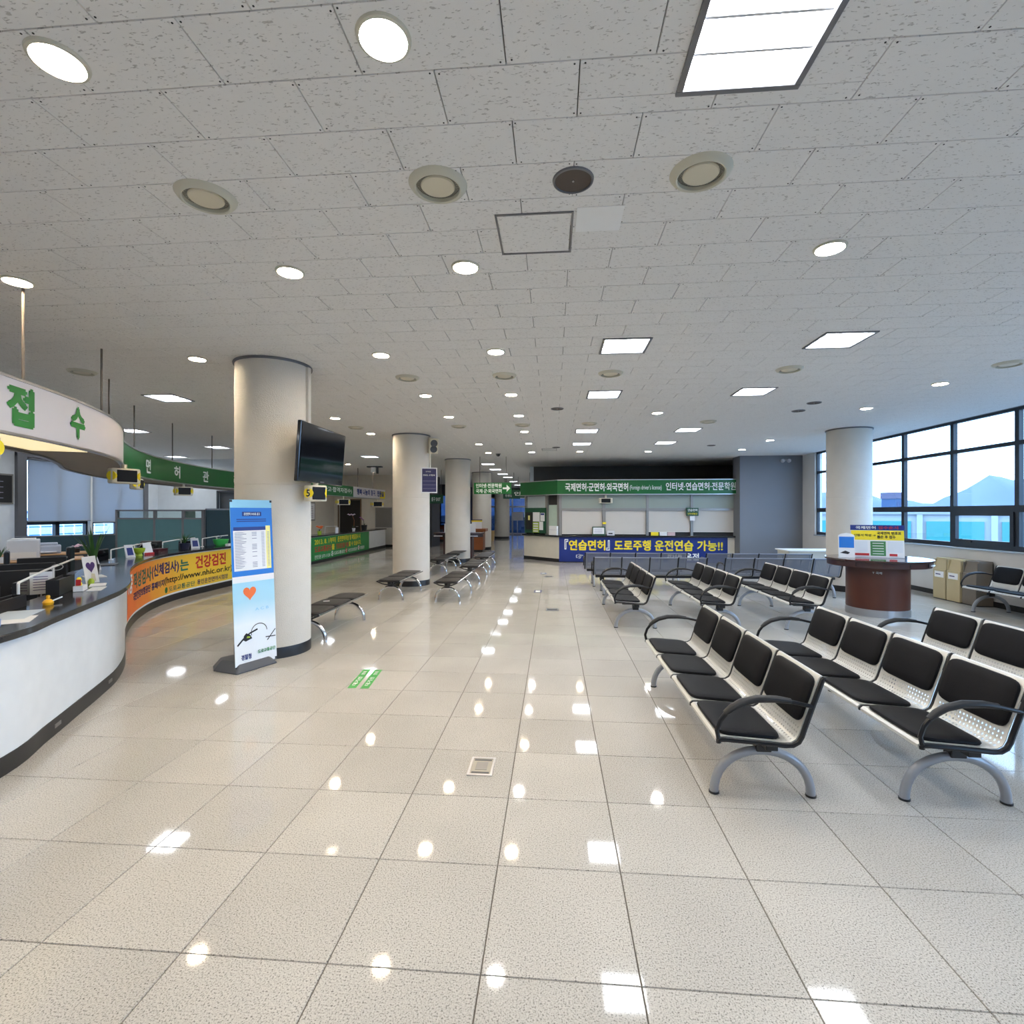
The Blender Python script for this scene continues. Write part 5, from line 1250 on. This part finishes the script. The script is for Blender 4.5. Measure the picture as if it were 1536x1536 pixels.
x, y, a = cpos(4.18,-.24); ph = thing('yellow_pen_holder', 'yellow duck-like pen holder with a white pen on the worktop', 'pen holder', (x,y,.951), a)
MB().lathe([(0,0),(.035,0),(.04,.02),(.028,.04),(.012,.05),(.016,.065),(.012,.08),(0,.083)],n=14).build('body', mat('duck_yellow', srgb(244,180,30),0.4), ph, smooth=True)
MB().tube([(0.03,0,.02),(.20,-.02,.035)],0.006,6).build('pen', PAPER, ph)
x, y, a = cpos(5.0,-.30); ty = thing('toy_figure', 'small red and yellow toy on a white box on the worktop', 'toy', (x,y,.951), a)
MB().box(-.09,.09,-.04,.04,0,.055).build('white_box', PAPER, ty, bevel=0.003); MB().lathe([(0,.055),(.022,.058),(.026,.08),(.015,.095),(.024,.115),(.012,.14),(0,.142)],x=-.05,n=14).build('yellow_body', YEL, ty, smooth=True); MB().box(-.078,-.066,-.02,.02,.06,.12).build('red_card', RED, ty)
x, y = -5.10, 4.72; sgn_ = thing('paper_sign', 'white paper sign with purple lines standing behind the counter edge', 'sign', (x,y,.731), .83)
MB().box(-.085,.085,-.003,.003,.20,.42).build('sheet', PAPER, sgn_); MB().cyl(0,.012,0,.36,.006,8).build('stand_rod', STEEL, sgn_); MB().cyl(0,.012,0,.008,.04,12).build('foot', PAPER, sgn_)
l_ = MB()
for k in range(6): l_.box(-.06,.05,-.0042,-.0034,.24+k*.026,.246+k*.026)
l_.build('print_lines', PURP, sgn_)
x, y, a = cpos(5.55,-.30); hs = thing('heart_notice', 'white notice with a big purple heart in front of the dracaena', 'sign', (x,y,.951), a-.55)
MB().add([(-.10,-.02,0),(.10,-.02,0),(.10,.03,.30),(-.10,.03,.30),(-.10,-.014,0),(.10,-.014,0),(.10,.036,.30),(-.10,.036,.30)],[(0,1,2,3),(7,6,5,4),(0,4,5,1),(1,5,6,2),(2,6,7,3),(3,7,4,0)]).build('sheet', PAPER, hs)
hp2 = []
for i in range(26):
    t_ = 2*PI*i/26; hp2.append((16*math.sin(t_)**3*.0042, .185+(13*math.cos(t_)-5*math.cos(2*t_)-2*math.cos(3*t_)-math.cos(4*t_))*.0042))
MB().add([(x_,-.0225+z_*(.05/.30),z_) for x_,z_ in hp2],[tuple(range(25,-1,-1))]).build('heart', PURP, hs)
MB().add([(x_,-.0222+z_*(.05/.30),z_) for x_,z_ in ((-.03,.02),(.05,.02),(.045,.10),(-.005,.11))],[(0,1,2,3)]).build('cream_figure', BEIGE, hs)
MB().lathe([(0,0),(.025,.0),(.03,.03),(.015,.06),(0,.062)],x=-.07,y=-.05,n=14).build('green_ball', LIME, hs, smooth=True)
x, y, a = cpos(6.0,-.30); blade_plant('potted_dracaena', 'spiky green dracaena in a dark pot on the reception counter', x, y, .951, .48, 15, LEAF, BLACK, .06, .16, .5, 3, .020)
for k, (y_, off, m1, m2, lab) in enumerate(((8.55,-.30,PRINTER,NAVY,'small phone stand with a navy screen on the worktop'),(9.15,-.26,PAPER,RED,'white leaflet stand with red foot on the worktop'),(10.7,-.28,PRINTER,NAVY,'white framed card by the fern pot on the worktop'),(6.75,-.34,PRINTER,GREYP,'grey card rack left of the orange banner on the worktop'))):
    x, y, a = cpos(y_, off); t = thing('leaflet_stand', lab, 'stand', (x,y,.951), a-.5)
    MB().add([(-.09,-.03,0),(.09,-.03,0),(.08,.03,.22),(-.08,.03,.22),(-.09,-.01,0),(.09,-.01,0),(.08,.04,.22),(-.08,.04,.22)],[(0,1,2,3),(7,6,5,4),(0,4,5,1),(1,5,6,2),(2,6,7,3),(3,7,4,0)]).build('board', m1, t)
    if k == 1: MB().box(-.09,.09,-.05,-.03,0,.035).build('red_foot', m2, t)
    else: MB().add([(-.06,-.0225,.04),(.06,-.0225,.04),(.055,.012,.17),(-.055,.012,.17)],[(0,1,2,3)]).build('face', m2, t)
x, y, a = cpos(8.85,-.28); bw_ = thing('lime_bowl', 'lime green footed bowl on the worktop between two stands', 'bowl', (x,y,.951))
MB().lathe([(0,0),(.06,0),(.05,.04),(.09,.08),(.10,.14),(.09,.14),(.08,.09),(0,.06)],n=24).build('bowl', LIME, bw_, smooth=True)
x, y, a = cpos(11.6,-.26); gc = thing('green_tray', 'bright green plastic dish near the standing banner on the worktop', 'dish', (x,y,.951), a)
MB().lathe([(0,0),(.10,0),(.15,.06),(.17,.15),(.16,.15),(.13,.05),(0,.02)],n=24).build('dish', mat('bright_green_plastic',srgb(70,190,90),0.35), gc, smooth=True); MB().box(-.12,.12,-.26,-.18,0,.05).build('white_pack', PAPER, gc)
x, y, a = cpos(10.45,-.34); blade_plant('potted_fern', 'feathery small fern in a dark pot above the orange banner', x, y, .951, .26, 22, LEAF, mat('navy_pot', srgb(36,38,60),0.4), .11, .13, 1.2, 9, .012)
x, y, a = cpos(9.65,-.34); tb = thing('glass_box', 'clear box with dark red contents on the worktop', 'box', (x,y,.951), a); MB().box(-.16,.16,-.09,.09,0,.07).build('contents', mat('dark_red', srgb(90,30,44),0.5), tb); MB().box(-.17,.17,-.10,.10,.0,.14).build('clear_case', GLASS2, tb)
# far counter things
def fpos(y, off): return cpos(y, off, FP)
x, y, a = fpos(17.6,-.25); blade_plant('orange_flower_pot', 'small pot of orange flowers on the far counter', x, y, .951, .10, 8, LEAF, LIME, .08, .12, .8, 4)
R_ = random.Random(5)
fl_ = [o for o in bpy.data.objects if o.name.startswith('orange_flower_pot')][0]
for k in range(5): o = MB().lathe([(0,-.03),(.05,-.01),(.055,.02),(0,.04)],x=R_.uniform(-.08,.08),y=R_.uniform(-.06,.06),n=10).build('flower', ORANGE, fl_, smooth=True); o.location.z = .24+R_.uniform(-.02,.04)
x, y, a = fpos(18.6,-.25); t = thing('acrylic_stand', 'white wire frame stand with a card on the far counter', 'stand', (x,y,.951), a-.5)
MB().tube([(-.28,0,0),(-.25,0,.26),(.28,0,.26),(.30,0,0)],0.012,6).build('wire_frame', WHITE, t); MB().box(.16,.30,-.06,-.05,0,.22).build('card', PAPER, t)
x, y, a = fpos(21.0,-.25); t = blade_plant('orchid', 'pale orchid on a tall stem on the far counter', x, y, .951, .18, 6, LEAFD, PAPER, .07, .12, .9, 8)
MB().tube([(0,0,.1),(.02,0,.45),(-.04,-.05,.66),(-.16,-.08,.72)],0.012,6).build('flower_stem', WOODO, t)
for k in range(5): o = MB().lathe([(0,-.02),(.06,0),(0,.03)],n=10).build('petal', mat('orchid_pink',srgb(216,200,220),0.5), t); o.location = (-.2+k*.06,-.08+.01*k,.70-.03*(k%2))
x, y, a = fpos(22.3,-.25); t = blade_plant('purple_orchid', 'orchid with purple flowers in a black pot on the far counter', x, y, .951, .14, 6, LEAFD, BLACK, .14, .22, .9, 12)
MB().tube([(0,0,.2),(-.02,0,.40),(-.12,-.03,.55)],0.01,6).build('flower_stem', LEAFD, t)
for k in range(3): o = MB().lathe([(0,-.02),(.06,0),(0,.03)],n=10).build('petal', mat('orchid_purple',srgb(140,70,150),0.5), t); o.location = (-.16+k*.06,-.03,.55-.05*k)
# wall notices on the cream wall
for nme, lab, x0, x1, z0, z1, m in (('framed_notice','framed white notice on the cream wall left of the dark doorway',-11.0,-10.9,1.35,2.15,None),('grey_board','grey metal board on the cream wall right of the dark doorway',-8.85,-8.05,1.0,1.95,mat('grey_board',srgb(120,116,110),0.5))):
    if m is None:
        t = thing(nme, lab, 'notice', (-10.99,22.4,1.35)); MB().box(0,.02,-.45,.45,0,.85).build('frame', ALU, t); MB().box(.02,.024,-.38,.38,.06,.79).build('sheet', PAPER, t)
        l_ = MB()
        for k in range(7): l_.box(.024,.026,-.25,.25,.15+k*.08,.175+k*.08)
        l_.build('print_lines', GREYT, t)
    else:
        t = thing(nme, lab, 'board', (0,24.98,0)); MB().box(x0,x1,-.02,.01,z0,z1).build('panel', m, t); MB().box(x0-.03,x1+.03,-.01,.01,z0-.03,z1+.03).build('frame', ALU, t)
# office: partition, desks, printers, chairs, wall panels
pt = thing('office_partition', 'teal fabric office partition with a glazed top strip', 'partition', (0,0,0))
px = [-11.35,-10.20,-9.32,-8.98]; PY = 12.5
for a, b in ((-11.35,-10.30),(-10.30,-9.52),(-9.52,-8.98)):
    MB().box(a+.03,b-.03,PY-.03,PY+.03,.05,1.56).build('fabric_panel', TEAL, pt); MB().box(a+.03,b-.03,PY-.006,PY+.006,1.60,1.77).build('pane', GLASS2, pt)
for a in (-11.35,-10.30,-9.52,-8.98): MB().box(a-.03,a+.03,PY-.035,PY+.035,0,1.81).build('post', PFRAME, pt)
MB().box(-11.35,-8.98,PY-.035,PY+.035,1.77,1.81).build('top_rail', PFRAME, pt); MB().box(-11.35,-8.98,PY-.035,PY+.035,1.56,1.60).build('mid_rail', PFRAME, pt)
pd = thing('office_partition', 'darker teal partition return at the right end of the glazed partition', 'partition', (-8.94,12.55,0), math.atan2(1.0,0.45))
MB().box(0,1.1,-.03,.03,.05,1.80).build('fabric_panel', TEALD, pd); MB().box(1.1,1.15,-.035,.035,0,1.84).build('post', ALU, pd); MB().box(0,1.1,-.035,.035,1.80,1.84).build('top_rail', PFRAME, pd)
def desk(x, y, w_, d_, rz, label):
    t = thing('office_desk', label, 'desk', (x,y,0), rz); MB().box(-w_/2,w_/2,-d_/2,d_/2,.72,.75).build('top', WOODL, t, bevel=0.004)
    for s in (-1,1): MB().box(s*w_/2-.02,s*w_/2+.02,-d_/2+.05,d_/2-.05,0,.72).build('side_panel', GREYP, t)
    MB().box(-w_/2,w_/2,-d_/2+.03,-d_/2+.05,.2,.72).build('modesty_panel', GREYP, t)
desk(-11.2,9.7,2.4,.9,.85,'light wood desk carrying the tall white printer'); desk(-12.25,11.45,1.6,.85,.8,'light wood desk carrying the grey printer')
lw_ = thing('low_partition', 'low dark teal desk screen under the office window', 'partition', (-12.9,12.9,0), .85); MB().box(-1.2,1.6,-.03,.03,0,1.10).build('fabric_panel', TEALD, lw_); MB().box(-1.2,1.6,-.035,.035,1.10,1.13).build('top_rail', PFRAME, lw_)
pr = thing('laser_printer', 'tall white laser printer on the office desk at left', 'printer', (-11.2,10.0,.75), .8)
MB().box(-.25,.25,-.25,.25,0,.42).build('body', PRINTER, pr, bevel=0.02); MB().box(-.19,.19,-.2,.12,.42,.445).build('top_cover', WHITE, pr, bevel=0.01); MB().box(-.2,.2,-.256,-.25,.05,.16).build('paper_drawer', WHITE, pr)
p2 = thing('desk_printer', 'low pale grey printer on the second office desk', 'printer', (-12.2,11.4,.75), .8)
MB().box(-.28,.28,-.22,.22,0,.20).build('body', mat('grey_printer', srgb(186,190,202),0.45), p2, bevel=0.03); MB().box(-.22,.22,-.18,.12,.20,.26).build('scanner_lid', mat('grey_printer',(0,0,0)), p2, bevel=0.02); MB().box(-.2,.2,-.28,-.22,.04,.06).build('tray', PAPER, p2)
def office_chair(x, y, rz, label):
    t = thing('office_chair', label, 'chair', (x,y,0), rz, 'black office chairs')
    MB().box(-.24,.24,-.24,.24,.44,.52).build('seat', BLACK, t, bevel=0.04, bseg=3); MB().box(-.22,.22,.20,.27,.58,1.08).build('backrest', BLACK, t, bevel=0.035, bseg=3)
    MB().tube([(0,.2,.46),(0,.29,.5),(0,.27,.7)],.025,8).build('back_support', BLACK, t); MB().cyl(0,0,.08,.44,.03,12).build('gas_column', GREYP, t)
    for k in range(5): a = 2*PI*k/5; lg = MB().tube([(0,0,.10),(.28*math.cos(a),.28*math.sin(a),.06)],.02,6).build('leg', BLACK, t); MB().cyl(.28*math.cos(a),.28*math.sin(a),0,.06,.025,10).build('castor', BLACK, lg)
office_chair(-9.15,8.2,2.4,'black office chair in front of the tall white printer'); office_chair(-9.2,9.4,2.2,'black office chair left of the dracaena leaves'); office_chair(-6.3,5.2,2.2,'black office chair at the near end behind the counter'); office_chair(-9.5,11.5,3.6,'black office chair below the glazed partition')
fp_ = blade_plant('small_green_pot', 'small leafy green pot plant at the left picture edge by the printer', -10.75, 9.15, .75, .26, 10, LEAF, PAPER, .08, .12, .7, 21)
nbk = thing('black_notice_board', 'black framed board on the office wall at the left picture edge', 'board', (X0+.01,11.75,1.95)); MB().box(0,.03,-.45,.45,0,.78).build('frame', ALU, nbk); MB().box(.03,.034,-.41,.41,.04,.74).build('board', BLACK, nbk)
l_ = MB()
for k in range(4): l_.box(.034,.036,-.35,.2,.15+k*.14,.165+k*.14)
l_.build('print_lines', GREYT, nbk)
gs = thing('green_notice', 'small green notice seen behind the partition glass', 'notice', (-10.15,13.6,1.45)); MB().box(-.14,.14,-.01,.01,0,.34).build('sheet', DGREEN, gs); MB().box(-.02,.02,-.005,.02,-1.45,0.05).build('stand', ALU, gs); MB().box(-.06,.06,-.013,-.011,.08,.12).build('yellow_mark', YEL, gs)
fl2 = thing('flower_pot', 'pot of pink and white flowers on the office desk', 'plant', (-11.75,11.75,.75)); MB().lathe([(0,0),(.06,0),(.08,.1),(0,.09)],n=16).build('pot', BLACK, fl2, smooth=True)
for k in range(9): o = MB().lathe([(0,-.02),(.05,0),(0,.035)],n=10).build('flower', mat('pink_flower',srgb(226,190,206),0.6), fl2); o.location = (R_.uniform(-.12,.12),R_.uniform(-.12,.12),.14+R_.uniform(0,.05))

# ---- second column fittings, far tables, plants
cn = thing('navy_notice', 'navy framed notice hanging on the side of the second column', 'notice', (-2.93,11.93,2.20), 0.25)
MB().box(-.19,.19,-.02,.01,0,.60).build('frame', PAPER, cn); MB().box(-.165,.165,-.023,-.02,.025,.575).build('sheet', NAVYD, cn); MB().box(-.06,.06,.01,.10,.2,.3).build('bracket', ALU, cn)
place_text('대기번호', LETW, cn, plane_fn((-.08,-.0245,.49),(1,0,0),(0,0,1)), .12, .03, bold=0.0); place_text('번호표, 고객안내', LETW, cn, plane_fn((-.14,-.0245,.40),(1,0,0),(0,0,1)), .27, .04, bold=0.01)
l_ = MB()
for k in range(3): l_.box(-.15,.15,-.0245,-.0235,.10+k*.09,.106+k*.09)
l_.build('rule_lines', GREYT, cn)
ls = thing('loudspeaker', 'beige twin-cone loudspeaker high on the second column', 'speaker', (-2.88,12.05,3.15), 0.5)
ls.rotation_euler = (math.radians(14),0,0.5)
MB().box(-.11,.11,-.08,.08,0,.36).build('cabinet', BEIGE, ls, bevel=0.015)
for z in (.11,.25):
    o = MB().lathe([(0,0),(.07,.004),(.08,.014),(.085,.0)],n=20).build('cone', GREYP, ls, smooth=True); o.location = (0,-.081,z); o.rotation_euler = (PI/2,0,0)
MB().box(-.02,.02,.08,.16,.14,.2).build('bracket', ALU, ls)
dt = thing('dark_writing_table', 'dark brown writing table with slotted edge in front of the third column', 'table', (-3.6,19.35,0))
MB().prism(ring_pts(0,0,.98,.42,36),.92,.97).build('top', WOODD, dt, bevel=0.006); MB().prism(ring_pts(0,0,.93,.38,36),.80,.92).build('apron', mat('apron_dark',srgb(42,22,20),0.4), dt)
MB().box(-.54,.54,-.28,.28,0.02,.80).build('pedestal', mat('plum_brown_pedestal',srgb(66,36,36),0.4,var=0.1), dt); MB().box(-.55,.55,-.29,.29,0,.02).build('plinth', PLINTH, dt)
for x_ in (-.72,-.25,.22,.62): MB().box(x_-.16,x_+.16,-.42,-.34,.835,.86).build('form_stack', PAPER, dt)
for k, (x_, m, w_, h_, z_, lab) in enumerate(((-3.72,YEL,.30,.16,.33,'yellow card standing on the dark writing table'),(-4.05,PAPER,.20,.33,0,'left white form stand on the dark writing table'),(-3.05,PAPER,.20,.33,0,'right white form stand on the dark writing table'))):
    t = thing('form_stand', lab, 'form stand', (x_,19.3,.971)); MB().box(-w_/2,w_/2,-.01,.01,z_,z_+h_).build('card', m, t); MB().box(-w_/2,w_/2,-.05,.05,0,.008).build('foot', PAPER, t)
    if z_: MB().box(-.01,.01,-.004,.004,0.008,z_).build('rod', STEEL, t); MB().box(-w_/2,w_/2,-.012,.01,z_+h_,z_+h_+.04).build('header', NAVYD, t)
bt = thing('brown_writing_table', 'orange-brown wooden table behind the dark writing table', 'table', (-3.55,22.45,0))
MB().box(-.75,.62,-.40,.40,.90,1.02).build('top', WOODO, bt, bevel=0.006); MB().box(-.65,.50,-.35,.35,.10,.90).build('cabinet', WOODO, bt); MB().box(-.63,.48,-.33,.33,0,.10).build('plinth', PLINTH, bt)
t = thing('form_stand', 'white form stand with yellow header on the orange-brown table', 'form stand', (-3.35,22.3,1.02)); MB().box(-.22,.22,-.01,.01,0,.30).build('card', PAPER, t); MB().box(-.24,.24,-.012,.012,.30,.36).build('header', YEL, t); MB().box(-.24,.24,-.012,.012,.36,.40).build('top_strip', NAVYD, t)
fcn = thing('far_brown_counter', 'far reddish wooden reception counter left of the third column', 'counter', (-7.2,30.2,0))
MB().box(-1.6,1.2,-.3,.3,.12,.95).build('front_panel', WOOD, fcn); MB().box(-1.7,1.3,-.36,.36,.95,1.0).build('worktop', GRANITE, fcn); MB().box(-1.6,1.2,-.28,.3,0,.12).build('plinth', PLINTH, fcn)
MB().box(.1,.7,-.31,-.30,.5,.72).build('slot_panel', GREYP, fcn)
tr = thing('potted_tree', 'potted leafy tree in a tan pot beside the far column', 'plant', (-3.85,31.0,0))
MB().lathe([(0,0),(.26,0),(.30,.62),(.26,.62),(.24,.56),(0,.56)],n=24).build('pot', POTT, tr, smooth=True); MB().tube([(0,0,.5),(.03,0,.9),(-.02,.02,1.4),(.02,0,1.8)],.03,8).build('trunk', WOODO, tr)
lv = MB()
for k in range(220):
    zz = R_.uniform(.85,2.15); rr = .42*math.sqrt(R_.random())*(1.1-abs(zz-1.5)*.7); a = R_.uniform(0,2*PI); c = Vector((rr*math.cos(a),rr*math.sin(a),zz)); d = Vector((math.cos(a+R_.uniform(-1,1)),math.sin(a+R_.uniform(-1,1)),R_.uniform(-.8,.3))).normalized(); s_ = d.cross(Vector((0,0,1))).normalized(); l = R_.uniform(.10,.17)
    lv.add([c,c+d*l*.5+s_*.03,c+d*l,c+d*l*.5-s_*.03],[(0,1,2,3)])
lv.build('foliage', LEAFD, tr, kind='stuff')
for k, (x_, y_, lab) in enumerate(((-2.75,39.2,'left white notice board standing before the far glass doors'),(-1.75,38.6,'small white notice on a stand near the kiosk corridor corner'))):
    t = thing('stand_notice', lab, 'notice stand', (x_,y_,0)); MB().box(-.45,.45,-.02,.02,1.1 if k == 0 else 1.35,1.75 if k == 0 else 1.75).build('sheet', PAPER, t); MB().box(-.03,.03,-.03,.03,.02,1.1 if k == 0 else 1.35).build('pole', STEEL, t); MB().box(-.25,.25,-.2,.2,0,.02).build('foot', GREYP, t)
cc = thing('ceiling_camera', 'small dark ceiling camera near the corridor', 'camera', (-1.75,16.2,CEIL_Z)); MB().lathe([(.06,0),(.06,-.03),(.05,-.07),(0,-.09)],n=16).build('dome', BLACK, cc, smooth=True)
MB().cyl(0,0,-.012,0,.085,16).build('base_plate', GREYP, cc)
c2 = thing('ceiling_projector', 'small white device on a ceiling mount over the far counter', 'projector', (-7.2,20.2,CEIL_Z)); MB().box(-.3,.3,-.1,.1,-.05,0).build('mount_plate', GREYP, c2); MB().box(-.12,.06,-.12,.1,-.26,-.05).build('body', PAPER, c2, bevel=0.01); MB().box(.08,.14,-.05,.05,-.3,-.05).build('lens_arm', GREYP, c2)
fill_texts()
